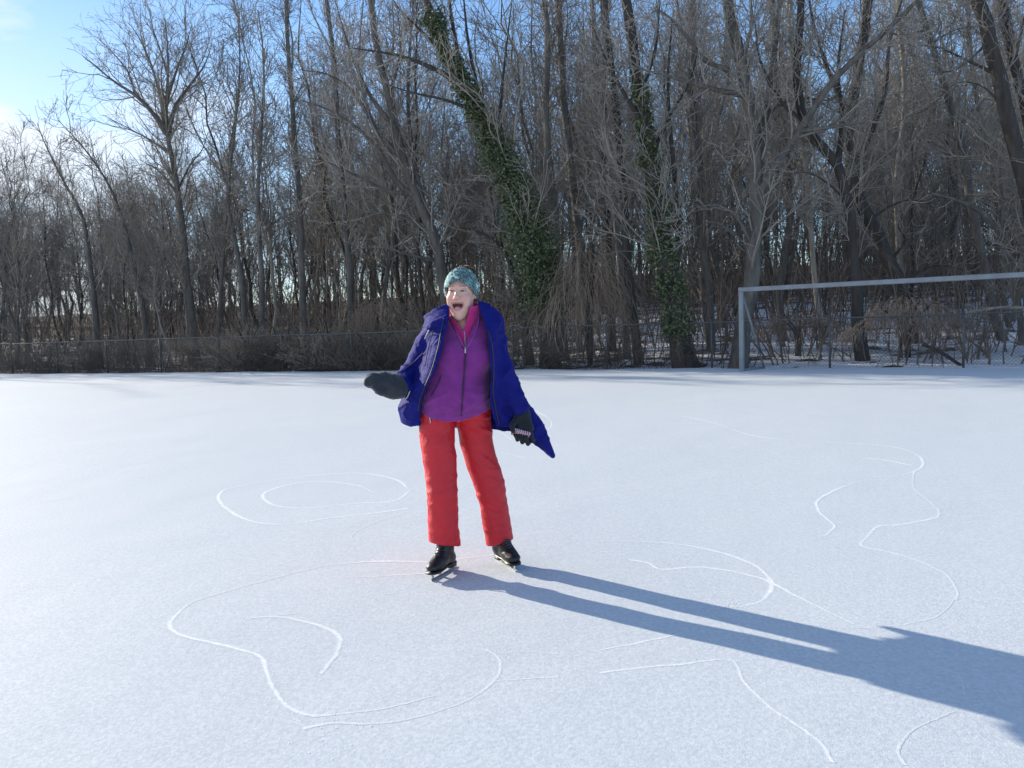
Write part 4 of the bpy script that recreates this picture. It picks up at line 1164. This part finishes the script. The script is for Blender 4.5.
inside = (ell_m < .93) & (loc[:, 2] < .074) & (loc[:, 2] > .02)
blend(inside * 1.0, (.10, .022, .024))
for sd in (-1, 1):
    wob_ = np.abs(loc[:, 1] - (.0225 + .004 * np.cos((np.abs(loc[:, 0]) - .03) * 60))) / .0042
    blend((np.clip(1.4 - wob_, 0, 1) * (np.sign(loc[:, 0]) == sd) * (np.abs(loc[:, 0]) > .013) * (np.abs(loc[:, 0]) < .047) * (loc[:, 2] > .04)) * .9, (.16, .09, .06))
    lid = np.abs(loc[:, 1] - .0030) / .0028
    blend(np.clip(1.2 - lid, 0, 1) * (np.abs(np.abs(loc[:, 0]) - .031) < .016) * (loc[:, 2] > .06) * .85, (.10, .05, .04))
person = mesh_np('person', VB, FB, MSK, None, True, tint)
person.location = tuple(ORG)
tag(person, 'person skating in an open blue jacket, purple fleece and red ski trousers, laughing', 'person')

def ball(name, c, r, mat, parent=person, Rm=None, n=(20, 12)):
    th = np.linspace(0, math.pi, n[1]); ph = np.arange(n[0]) * 2 * math.pi / n[0]
    v = np.stack([np.sin(th)[:, None] * np.cos(ph), np.sin(th)[:, None] * np.sin(ph), np.cos(th)[:, None] + 0 * ph], -1).reshape(-1, 3) * np.array(r)
    if Rm is not None: v = v @ Rm
    i = np.arange(n[1] - 1)[:, None] * n[0]; j = np.arange(n[0])[None]; j2 = (j + 1) % n[0]
    f = np.stack([i + j, i + n[0] + j, i + n[0] + j2, i + j2], -1).reshape(-1, 4)
    return mesh_np(name, v + c, f, mat, parent)
for sd in (-1, 1):
    e = ball('eye', H(sd * .031, 0, .0695), (.0125,) * 3, MEYE)
    ball('iris', H(sd * .031 - .0012, .000, .0752), (.0088, .0088, .0075), MIRIS, e, HR)
ball('tongue', H(0, -.0955, .060), (.0215, .0150, .022), MTON, person, HR)
m = MB()
for i_ in range(8):
    a = (i_ - 3.5) * .22; c = H(.026 * math.sin(a) * 1.0, -.0635, .042 + .030 * math.cos(a))
    th = np.array([uv * math.cos(a) - wv * math.sin(a) * .7, vv, wv * math.cos(a) + uv * math.sin(a)]).T
    m.box(c, (.0062, .0060, .004), th)
m.build('teeth', MTEETH, person)

# ---- fleece
xs, ys, zs = rng_ax(-.27, .27, .0055), rng_ax(-.24, .22, .0055), rng_ax(.83, 1.56, .0055)
FL = Field(xs, ys, zs)
rows = []
for py, xl, xr, b in ((421, 417, 492, .148), (412, 416, 492, .156), (400, 418, 492, .160), (385, 421, 491, .155), (368, 425, 491, .152), (352, 428, 494, .150), (340, 431, 496, .138), (330, 434, 496, .115), (322, 440, 490, .09), (318, 448, 484, .075)):
    a_ = Q((xl + xr) / 2, py); hw = (Q(xr, py)[0] - Q(xl, py)[0]) / 2
    rows.append((a_[2], a_[0], .0 + .01 * (py < 335), hw, b))
FL.loft(rows, n=2.2)
for sd, x_ in ((-1, 449), (1, 480)): FL.ell(Q(x_, 358, -.105), (.062, .05, .06), .06)
FL.ell(Q(456, 398, -.09), (.13, .065, .07), .08)
# hem dips in the middle: cut under a bowl
HEM = Q(455, 419)
X_, Y_, Z_ = FL.pts((slice(None),) * 3)
hemz = HEM[2] + .055 * ((X_ - HEM[0]) / .2) ** 2 + .02 * (Y_ > 0) * 1.0
FL.d = np.maximum(FL.d, (hemz - Z_ + 0 * Y_).astype(np.float32))
# collar: a standing shell, open in a V at the front
ca, cb = Q(465, 334, .03), Q(464.5, 305, .0)
def shell(fl, a, b, ra, rb, th, k=.012):
    a = np.array(a); b = np.array(b); ab = b - a; L2 = ab @ ab
    def fn(x, y, z):
        t_ = ((x - a[0]) * ab[0] + (y - a[1]) * ab[1] + (z - a[2]) * ab[2]) / L2; tc_ = np.clip(t_, 0, 1)
        dist = np.sqrt((x - a[0] - tc_ * ab[0]) ** 2 + (y - a[1] - tc_ * ab[1]) ** 2 + (z - a[2] - tc_ * ab[2]) ** 2)
        d_ = np.abs(dist - (ra + (rb - ra) * tc_)) - th
        return np.maximum(d_, (np.abs(t_ - .5) - .5) * math.sqrt(L2))
    fl.op(fn, np.minimum(a, b) - max(ra, rb) - .03, np.maximum(a, b) + max(ra, rb) + .03, k)
shell(FL, ca, cb, .096, .104, .008)
# hollow for the neck and the V
FL.cone(ca, cb + (cb - ca), .082, .108, .004, 's')
V0 = Q(465.5, 349)
def vcut(fl, apex, top, wl, wr, ymax, inset=0):
    def fn(x, y, z):
        s_ = (z - apex[2]) / (top[2] - apex[2]); xc = apex[0] + (top[0] - apex[0]) * s_
        return np.maximum(np.maximum(np.where(x < xc, (xc - x) - wl * s_, (x - xc) - wr * s_), apex[2] - z), y - ymax)
    fl.op(fn, (apex[0] - .12, -.25, apex[2]), (apex[0] + .12, ymax, top[2] + .1), 0.0, 's')
vcut(FL, V0, Q(462.5, 314), .090, .088, .02)
V, f = FL.surface(2)
N = vnormals(V, f)
amp = .0055 * folds(V, (6, 6, 13), 1.0) + .004 * nz(V, 9, 4.) + .005 * folds(V + np.stack([V[:, 2] * .8, 0 * V[:, 0], -V[:, 0] * .6], -1), (5, 5, 12), 8.0) * sstep(1.12, .98, V[:, 2])
fleece = mesh_np('fleece_jacket', V + N * amp[:, None], f, MF, person)
def on_front(fl, pts, lift=.003):
    out = []
    for px, py in pts:
        q = Q(px, py, -.15); y = fl.front(q[0], q[2]); y = -.15 if y is None else y
        q = Q(px, py, y); y2 = fl.front(q[0], q[2]); y = y if y2 is None else y2
        q = Q(px, py, y); out.append(q + np.array([0, -lift, 0]))
    return np.array(out)
def strip(name, pts, r, mat, parent, sides=6):
    m_ = MB(); m_.tube(spline(pts, max(8, len(pts) * 4)), r, sides); return m_.build(name, mat, parent)
zl = [(465.5, 350), (465, 360), (464, 375), (463, 390), (462, 405), (461, 416)]
strip('zip', on_front(FL, zl, .001), .0042, MZD, fleece)
q = on_front(FL, [(465.5, 347), (465.3, 353)], .008); m = MB(); m.tube(q, .005, 6); m.build('zip_pull', MZL, fleece)
strip('pocket_seam', on_front(FL, [(441, 376), (438, 384), (434, 391), (431, 396)], .001), .003, MZD, fleece)

# ---- magenta half-zip collar under the fleece
PK = Field(rng_ax(-.16, .16, .005), rng_ax(-.20, .16, .005), rng_ax(1.16, 1.56, .005))
pa, pb = Q(465.5, 345, .01), Q(465, 304, -.012)
PK.cone(Q(465.5, 352, -.03), Q(465, 332, .0), .090, .078, .0)
shell(PK, Q(465, 336, .015), pb, .074, .089, .008, .015)
PK.cone(Q(465, 330, .01), pb + (pb - pa), .062, .100, .003, 's')
vcut(PK, Q(464, 331), Q(460, 312), .052, .052, .02)
V, f = PK.surface(2); N = vnormals(V, f)
pk_o = mesh_np('half_zip_collar', V + N * (.004 * folds(V, (10, 10, 22), 5.))[:, None], f, MPK, person)
strip('zip', on_front(PK, [(464.2, 331), (464.8, 337), (465.2, 343), (465.5, 348)], .001), .0035, MZL, pk_o)
# pale edges of the opened fleece
for ed in ([(452, 318), (456, 330), (461, 341), (465, 349)], [(479, 316), (477, 328), (472, 340), (466, 349)]):
    strip('zip_edge', on_front(FL, ed, .0005), .0030, MTRIM, fleece)

# ---- trousers
TR = Field(rng_ax(-.27, .36, .006), rng_ax(-.24, .24, .006), rng_ax(.10, .93, .006))
rows = []
for py, xl, xr, b in ((404, 419, 490, .140), (415, 418, 491, .145), (419, 418.5, 492, .142)):
    a_ = Q((xl + xr) / 2, py); rows.append((a_[2], a_[0], .015, (Q(xr, py)[0] - Q(xl, py)[0]) / 2, b))
TR.loft(rows, n=2.4)
def leg(pts, k=.03):
    for (x0, y0, d0, r0), (x1, y1, d1, r1) in zip(pts[:-1], pts[1:]): TR.cone(Q(x0, y0, d0), Q(x1, y1, d1), r0, r1, k)
leg([(437, 416, -.02, .104), (437.5, 442, -.045, .099), (440, 465, -.045, .093), (442, 492, -.07, .086), (443.5, 520, -.06, .086), (445, 552, -.035, .093)], .006)
leg([(473, 416, .05, .104), (477, 442, .08, .097), (482, 462, .08, .092), (491.5, 492, .065, .087), (496.5, 520, .08, .081), (502, 556, .10, .082)], .006)
TR.cone(Q(455, 414, .02), Q(455, 406, .02), .07, .09, .02)
# hems, cut and hollow
def hemcut(xa, ya, xb, yb, lo_x, hi_x, lift=0):
    a_, b_ = Q(xa, ya), Q(xb, yb); sl_ = (b_[2] - a_[2]) / (b_[0] - a_[0])
    X_, Y_, Z_ = TR.pts((slice(None),) * 3)
    w1 = (a_[2] + (X_ - a_[0]) * sl_) - Z_ - .10 * Y_ + 0.003 * np.sin(X_ * 40) + 0 * Y_
    reg = (X_ > lo_x) & (X_ < hi_x) & (Z_ < .45) & (Y_ > -9)
    TR.d = np.where(reg, np.maximum(TR.d, w1.astype(np.float32)), TR.d)
mid = Q(472, 540)[0]
hemcut(430, 539.5, 460, 544, -9, mid); hemcut(487, 548, 513, 542, mid, 9)
TR.cone(Q(445, 556, -.035), Q(444, 532, -.045), .080, .070, .004, 's'); TR.cone(Q(503, 560, .10), Q(499, 533, .09), .068, .062, .004, 's')
V, f = TR.surface(2); N = vnormals(V, f)
side_ = (V[:, 0] > Q(463, 480)[0]) * 2. - 1
skew = V + np.stack([V[:, 2] * .35 * side_ * .6, 0 * V[:, 0], V[:, 0] * .55 * side_], -1)
low = sstep(.55, .25, V[:, 2])
msk = 1.6 * np.clip(.45 + 1.3 * nz(V, (3, 3, 2.2), 31.), 0.1, 1.3)
amp = msk * (.007 * folds(skew, (4, 4, 8), 2.0) + (.003 + .006 * low) * folds(skew, (5, 5, 13), 6.0)) + .006 * nz(V, (5, 5, 4), 11.)
# a deeper ruck above each boot and behind the knee
for zz, am in ((.235, .010), (.30, .006), (.42, .007), (.47, .006)):
    amp += am * np.exp(-((V[:, 2] - zz - .05 * nz(V, (5, 5, 1), zz * 30)) / .013) ** 2) * (.4 + .9 * nz(V, (6, 6, 1), zz * 50))
amp *= .72 - .3 * sstep(.82, .88, V[:, 2]); amp *= .25 + .75 * sstep(.155, .20, V[:, 2])
trousers = mesh_np('ski_trousers', V + N * amp[:, None], f, MR, person)
strip('pocket_zip', on_front(TR, [(429.5, 415), (430, 419), (430.5, 423)], .003), .0028, MZL, trousers)
strip('fly_seam', on_front(TR, [(457, 420), (456, 423), (455.5, 426)], .001), .0022, MZD, trousers)

# ---- jacket: front panels and back as one thick sheet, sleeves grown on
JR = [
 [(448, 309, -.07), (440, 311, -.035), (436, 313, .03), (445, 311, .09), (465, 309, .11), (484, 307, .09), (494, 310, .03), (489, 308, -.035), (481, 306, -.07)],
 [(447, 320, -.125), (436, 321, -.09), (425, 325, .02), (438, 321, .12), (465, 320, .14), (491, 319, .12), (503, 323, .02), (495, 320, -.08), (485, 319, -.12)],
 [(441, 345, -.182), (433, 346, -.135), (427, 347, .0), (440, 345, .15), (464, 345, .17), (490, 345, .15), (502, 345, .0), (497, 345, -.11), (490, 345, -.170)],
 [(433, 372, -.190), (426, 373, -.150), (419, 373, .0), (430, 372, .17), (462, 372, .19), (493, 372, .17), (508, 370, .02), (501, 372, -.10), (492, 372, -.170)],
 [(422, 396, -.165), (413, 397, -.13), (405, 397, .0), (425, 395, .19), (460, 395, .20), (498, 395, .19), (520, 393, .05), (506, 394, -.07), (491, 392, -.150)],
 [(419, 413, -.12), (410, 413, -.10), (400, 411, .01), (424, 412, .20), (462, 414, .21), (510, 418, .19), (541, 423, .06), (514, 412, -.03), (493, 411, -.11)],
 [(419, 424, -.10), (410, 426, -.08), (402, 421, .02), (424, 424, .2), (462, 427, .21), (516, 432, .19), (553, 456, .06), (522, 428, -.01), (497, 426, -.08)]]
def sheet_pts(rows, nu, nv):
    C_ = np.array([[Q(*c) for c in r] for r in rows])
    A_ = np.stack([spline(r, nu) for r in C_])               # rows x nu
    return np.stack([spline(A_[:, i], nv) for i in range(nu)], 1)
J = Field(rng_ax(-.44, .56, .0068), rng_ax(-.30, .30, .0068), rng_ax(.60, 1.52, .0068))
sp_ = sheet_pts(JR, 330, 150).reshape(-1, 3)
J.splat(sp_, .0145)
# opened collar lying back on the shoulders
CL = [[(449, 304, -.06), (440, 307, -.055), (431, 312, -.04), (424, 317, .0)], [(447, 314, -.115), (438, 318, -.112), (430, 321, -.09), (424, 322, -.04)], [(445, 326, -.15), (438, 327, -.148), (432, 328, -.135), (428, 328, -.10)]]
CRt = [[(479, 302, -.06), (488, 305, -.055), (497, 311, -.03), (503, 318, .0)], [(482, 314, -.115), (490, 315, -.11), (498, 319, -.09), (504, 324, -.05)], [(486, 328, -.145), (493, 329, -.14), (499, 331, -.12), (504, 333, -.08)]]
for c in (CL, CRt): J.splat(sheet_pts(c, 60, 50).reshape(-1, 3), .010, .012)
def arm(pts, k=.03):
    for (a_, ra), (b_, rb) in zip(pts[:-1], pts[1:]): J.cone(a_, b_, ra, rb, k)
arm([(Q(438, 333, .03), .088), (Q(427, 350, .055), .086), (Q(415, 371, .075), .080), (Q(407, 381, -.02), .072), (Q(403, 385, -.085), .066)], .012)
arm([(Q(491, 332, .01), .080), (Q(496.5, 350, -.02), .071), (Q(504, 374, -.06), .066), (Q(513, 394, -.06), .060), (Q(520, 407, -.05), .054)], .010)
V, f = J.surface(2); N = vnormals(V, f)
armR = np.exp(-np.min(np.linalg.norm(V[:, None] - np.stack([Q(430, 345, .05), Q(415, 371, .07), Q(405, 383, -.05)])[None], axis=2), axis=1) ** 2 / .012)
sk = V + np.stack([V[:, 2] * .5, 0 * V[:, 0], -V[:, 0] * .6], -1)
amp = .009 * folds(sk, (5, 5, 9), 3.0) + .005 * folds(V, (9, 9, 12), 7.0) + .004 * nz(V, 12, 2.) + .007 * armR * folds(sk, (8, 8, 19), 21.0)
amp *= sstep(.03, .16, np.linalg.norm(V - Q(553, 456, .06), axis=1))
jacket = mesh_np('winter_jacket', V + N * amp[:, None], f, MJ, person)
strip('pocket_piping', on_front(J, [(429, 330), (427, 334), (425, 339)], .004), .003, MPIP, jacket)
strip('pocket_piping', on_front(J, [(410, 391), (408, 396), (406, 399)], .004), .003, MPIP, jacket)
strip('front_zip', on_front(J, [(444, 318), (441, 332), (438, 348), (431, 372), (421, 396), (418, 412)], .001), .0032, MZD, jacket)
MSEAM = plain('navy_seam', (0.006, 0.008, 0.07), 0.7)
for q_ in ([(437, 321), (432, 334), (428, 350), (425, 366)], [(470 - 46, 352), (414, 362), (404, 370)]):
    strip('seam', on_front(J, q_, .0005), .0026, MSEAM, jacket)
strip('front_zip', on_front(J, [(488, 330), (492, 345), (494, 372), (493, 392), (496, 410), (499, 424)], .001), .0035, MZD, jacket)

# ---- mitten on the raised hand
MT = Field(rng_ax(-.52, -.20, .0045), rng_ax(-.36, .06, .0045), rng_ax(.92, 1.18, .0045))
MT.cone(Q(403, 386, -.07), Q(396, 387, -.12), .058, .060, .0)
MT.cone(Q(396, 387, -.12), Q(384, 384, -.16), .062, .064, .03); MT.cone(Q(384, 383.5, -.16), Q(373, 380.5, -.20), .060, .040, .03); MT.cone(Q(373, 380.5, -.20), Q(367.5, 382.5, -.22), .036, .026, .02)
MT.cone(Q(392, 393, -.15), Q(382, 391.5, -.205), .032, .028, .015); MT.cone(Q(382, 391.5, -.205), Q(374, 386.5, -.235), .026, .019, .012)
V, f = MT.surface(2); N = vnormals(V, f)
cf = np.linalg.norm(V - Q(405, 386, -.06), axis=1)
mitten = mesh_np('mitten', V + N * (.003 * np.sin(cf * 420) * (1 - sstep(.07, .095, cf)) + .006 * folds(V, (14, 14, 14), 4.) + .004 * nz(V, 26, 1.))[:, None], f, MMT, person)

# ---- glove on the lowered hand: palm, four curled fingers and a thumb
GL = Field(rng_ax(.12, .44, .0036), rng_ax(-.22, .10, .0036), rng_ax(.66, 1.0, .0036))
GL.cone(Q(520.5, 405, -.01), Q(521.5, 414, -.03), .040, .039); 
GL.cone(Q(519.5, 415, -.035), Q(519, 428, -.055), .030, .027, .02); GL.cone(Q(525, 415, -.03), Q(528, 428, -.05), .030, .027, .02); GL.cone(Q(519, 427, -.055), Q(529, 428, -.05), .024, .024, .02)
fing = [([(516.5, 428, -.060), (515.5, 435, -.085), (517.5, 439.5, -.075), (520, 438, -.045)], .0135), ([(521, 429, -.060), (520.5, 437, -.090), (522.5, 442, -.080), (525, 440.5, -.048)], .0138),
        ([(525.5, 429, -.055), (526, 438, -.088), (528, 444, -.078), (530, 442, -.045)], .0136), ([(530, 428, -.050), (531.5, 436, -.078), (533, 441.5, -.070), (534, 440, -.042)], .0122)]
for ch, r in fing:
    for i_ in range(3):
        a_, b_ = Q(*ch[i_]), Q(*ch[i_ + 1]); GL.cone(a_, b_, r * (1 - .07 * i_), r * (1 - .07 * (i_ + 1)), .004)
for a_, b_, ra, rb in (((516, 419, -.06), (512, 425.5, -.095), .016, .015), ((512, 425.5, -.095), (513, 431.5, -.115), .0145, .012)): GL.cone(Q(*a_), Q(*b_), ra, rb, .008)
V, f = GL.surface(1); N = vnormals(V, f)
glove = mesh_np('glove', V + N * (.002 * nz(V, 40, 1.))[:, None], f, MGL, person)

# ---- what the glove holds
t = NT('pink_and_white_print'); wv_ = t.n('ShaderNodeTexWave'); wv_.inputs['Scale'].default_value = 26; wv_.inputs['Distortion'].default_value = 4; t.l(t.coord('Object'), wv_.inputs['Vector'])
t.set(Base_Color=t.ramp(wv_.outputs['Fac'], [(.35, (.30, .06, .13)), (.6, (.62, .50, .52))]), Roughness=.4); MPR = t.m
hc_ = Q(521, 433.5, -.078)
sc_ = Field(rng_ax(-.07, .07, .003), rng_ax(-.04, .04, .003), rng_ax(-.03, .03, .003))
Xh, Yh, Zh = sc_.pts((slice(None),) * 3)
qx, qy, qz = np.abs(Xh) - .046, np.abs(Yh) - .020, np.abs(Zh) - .006
sc_.d = (np.sqrt(np.maximum(qx, 0) ** 2 + np.maximum(qy, 0) ** 2 + np.maximum(qz, 0) ** 2) + np.minimum(np.maximum(np.maximum(qx, qy), qz), 0) - .005).astype(np.float32)
V, f = sc_.surface(0)
ho = mesh_np('small_case', V, f, MPR); ho.location = tuple(ORG + hc_); ho.rotation_euler = (rad(-38), rad(18), rad(10))
tag(ho, 'small pink and white case held in the lowered black glove', 'case')

# ---- hat: chunky knit, open at the crown where the hair shows
nu, nv = 300, 120
th = np.arange(nu) * 2 * math.pi / nu
V = []; Cc = []
hrng = np.random.default_rng(3)
rowsN = 9; colsN = 24
shade = hrng.uniform(0, 1, (rowsN + 2, colsN)); 
DARK, MID, LIGHT = np.array([.016, .060, .085]), np.array([.06, .17, .20]), np.array([.44, .60, .55])
for j in range(nv + 1):
    s_ = j / nv
    for i, a in enumerate(th):
        # edge of the hat: high over the brow, low over the ears and neck
        fr = max(0.0, math.cos(a))                      # a = 0 is the front
        e0 = math.radians(-24 + 40 * fr ** 1.3 - 4 * max(0, -math.cos(a)))
        el = e0 + (math.radians(83) - e0) * s_
        rr = np.array([.089, .112, .108])
        rowf = s_ * rowsN + .0 * i; colf = a / (2 * math.pi) * colsN + rowf * .45
        r_, c_ = int(rowf), int(colf) % colsN
        fr_, fc_ = rowf - r_, colf - math.floor(colf)
        stitch = math.sin(math.pi * fr_) ** .6 * (0.55 + .45 * abs(math.sin(math.pi * fc_)))
        disp = 1 + .10 * stitch
        d_ = np.array([math.cos(el) * math.sin(a), math.sin(el), math.cos(el) * math.cos(a)])
        p_ = d_ * rr * disp + np.array([0, .020, -.012])
        V.append(H(*p_))
        sh_ = shade[r_, c_]; side_l = .5 - .5 * math.sin(a)
        vein = abs(math.sin(math.pi * (fc_ * 2 + fr_)))
        lf = sstep(.55, 1.0, side_l)
        base_ = DARK if sh_ < .66 - .62 * lf else (MID if sh_ < .86 - .6 * lf else LIGHT)
        fleck = mnoise.noise(Vector((a * 16, rowf * 2.3, 3.1)))
        line_ = vein < (.30 + .25 * sh_ * (fleck > -.1))
        c3 = (LIGHT * (.85 + .3 * sh_) if line_ and fleck > -.28 else base_ * (.7 + .5 * vein))
        Cc.append(c3)
V = np.array(V); Cc = np.array(Cc)
# inner rim so the knit has thickness
inner = (V[:nu] - OH) * .93 + OH + vv * .004
V = np.vstack([V, inner]); Cc = np.vstack([Cc, Cc[:nu] * .8])
i = np.arange(nv)[:, None] * nu; j = np.arange(nu)[None]; j2 = (j + 1) % nu
f = np.stack([i + j, i + j2, i + nu + j2, i + nu + j], -1).reshape(-1, 4)
bi = (nv + 1) * nu; jj = np.arange(nu); jj2 = (jj + 1) % nu
f = np.vstack([f, np.stack([jj2, jj, bi + jj, bi + jj2], -1)])
hat = mesh_np('knitted_hat', V, f, MHAT, person, True, Cc)
# hair pulled up through the crown
m = MB(); hr = np.random.default_rng(9)
for i_ in range(170):
    a = hr.uniform(0, 6.28); r = hr.uniform(0, .024)
    b0 = np.array([r * math.cos(a) + .012, .122, r * math.sin(a) - .012]); d_ = np.array([hr.normal(.3, .4), .8, hr.normal(0, .5)]); d_ /= np.linalg.norm(d_)
    L = hr.uniform(.012, .032); p1 = b0 + d_ * L; p2 = p1 + np.array([hr.normal(.5, .5), hr.normal(-.1, .3), hr.normal(0, .5)]) * .014
    m.tube([H(*b0), H(*p1), H(*p2)], [.0026, .0022, .0012], 4, False)
m.build('hair', MHAIR, person)

# ---- figure skates
def skate(front, dirv, tilt, lean, boot_top, seed):
    d = np.array([dirv[0], dirv[1], 0.0]); d /= np.linalg.norm(d); sidev = np.array([-d[1], d[0], 0]); up = np.array([0, 0, 1.0])
    up = norm(up + sidev * lean); sidev = norm(np.cross(up, d)); up = np.cross(d, sidev); up = up if up[2] > 0 else -up
    o = np.array([front[0], front[1], 0]) - ORG * np.array([1, 1, 0])     # blade's front point on the snow
    ct, st = math.cos(tilt), math.sin(tilt)
    dd = d * ct + up * st; uu = up * ct - d * st
    def T(l, h, s_=0): return o + dd * (l - 0.0) + uu * h + sidev * s_    # l along the foot, 0 at the blade's front
    Rm = np.stack([dd, sidev, uu])
    # boot
    pts = np.stack([T(.05, .05), T(-.27, .05), T(-.2, .34), T(.04, .1, .08), T(-.1, .1, -.08), boot_top]); lo, hi = pts.min(0) - .09, pts.max(0) + .09
    b = Field(rng_ax(lo[0], hi[0], .0042), rng_ax(lo[1], hi[1], .0042), rng_ax(lo[2], hi[2], .0042))
    b.ell(T(-.030, .083), (.058, .044, .028), 0, 'u', Rm); b.ell(T(-.09, .090), (.085, .042, .036), .02, 'u', Rm)
    b.cone(T(-.075, .098), T(-.135, .150), .036, .038, .03); b.ell(T(-.180, .085), (.048, .036, .036), .02, 'u', Rm)
    b.cone(T(-.165, .10), T(-.160, .17), .038, .040, .03); b.cone(T(-.160, .17), boot_top, .040, .043, .03)
    b.cone(T(-.120, .145), boot_top + dd * .02, .026, .034, .02)
    # flat underside
    n_ = -uu; p_ = T(0, .058); b.half(p_, n_)
    V, f = b.surface(2); N = vnormals(V, f)
    ob = mesh_np('ice_skate', V + N * (.0016 * folds(V, (22, 22, 30), seed))[:, None], f, MBT, person)
    # sole and heel
    m_ = MB()
    prof = np.array([(.030, .0), (.020, .026), (-.02, .040), (-.07, .036), (-.115, .028), (-.118, .0)])
    def slab(out, h0, h1):
        half = spline(np.array(out), 18); poly = np.vstack([half, half[::-1][1:-1] * np.array([1, -1])])
        n1 = len(poly); v = np.array([T(l, h0, s_) for l, s_ in poly] + [T(l, h1, s_) for l, s_ in poly])
        jj = np.arange(n1); j2_ = (jj + 1) % n1
        m_.add(v, [np.stack([jj, j2_, j2_ + n1, jj + n1], -1), np.array([list(range(n1))[::-1]]), np.array([[q + n1 for q in range(n1)]])])
    slab([(.028, .0), (.018, .028), (-.02, .043), (-.07, .037), (-.12, .030), (-.17, .034), (-.215, .030), (-.230, .0)], .050, .059)
    slab([(-.150, .0), (-.153, .028), (-.19, .033), (-.218, .026), (-.228, .0)], .036, .050)
    m_.build('sole', MSOL, ob)
    # blade with posts
    m_ = MB(); tk = .0022
    def plate(poly):
        n1 = len(poly); v = np.array([T(l, h, -tk) for l, h in poly] + [T(l, h, tk) for l, h in poly]); jj = np.arange(n1); j2_ = (jj + 1) % n1
        m_.add(v, [np.stack([jj, j2_, j2_ + n1, jj + n1], -1), np.array([list(range(n1))[::-1]]), np.array([[q + n1 for q in range(n1)]])])
    low_ = [(-.262 + .27 * q, .0 + .010 * max(0, (q - .80) / .2) ** 2 + .006 * max(0, (.12 - q) / .12) ** 2) for q in np.linspace(0, 1, 20)]
    plate(low_ + [(.014, .018), (.012, .024), (-.02, .020), (-.25, .018), (-.262, .012)])
    plate([(.002, .02), (.008, .051), (-.012, .051), (-.014, .02)]); plate([(-.07, .018), (-.060, .051), (-.085, .051), (-.09, .018)])
    plate([(-.17, .017), (-.165, .037), (-.212, .037), (-.225, .017)])
    m_.tube([T(.010, .0515, -.018), T(-.09, .0515, -.016)], .0025, 5); m_.tube([T(.010, .0515, .018), T(-.09, .0515, .016)], .0025, 5)
    m_.build('blade', MST, ob, smooth=False)
    # lacing up the front
    m_ = MB()
    for q in range(5):
        s_ = q / 6; c = T(-.055, .122) * (1 - s_) + (T(-.095, .19)) * s_ + uu * .004 + dd * (.010)
        a_ = c - sidev * .018 - dd * .012 - uu * .010; b_ = c + sidev * .018 + uu * .0 - dd * .010
        m_.tube([a_, c - sidev * .006, c + sidev * .006, b_], .0026, 5)
    m_.build('lacing', MLACE, ob)
    return ob
skate((-.470, 4.095), (-.45, -.89), rad(0), -.03, Q(446, 541, -.03), 3.0)
skate((-.018, 4.205), (.436, -.90), rad(0), -.02, Q(499.5, 545, .10), 9.0)
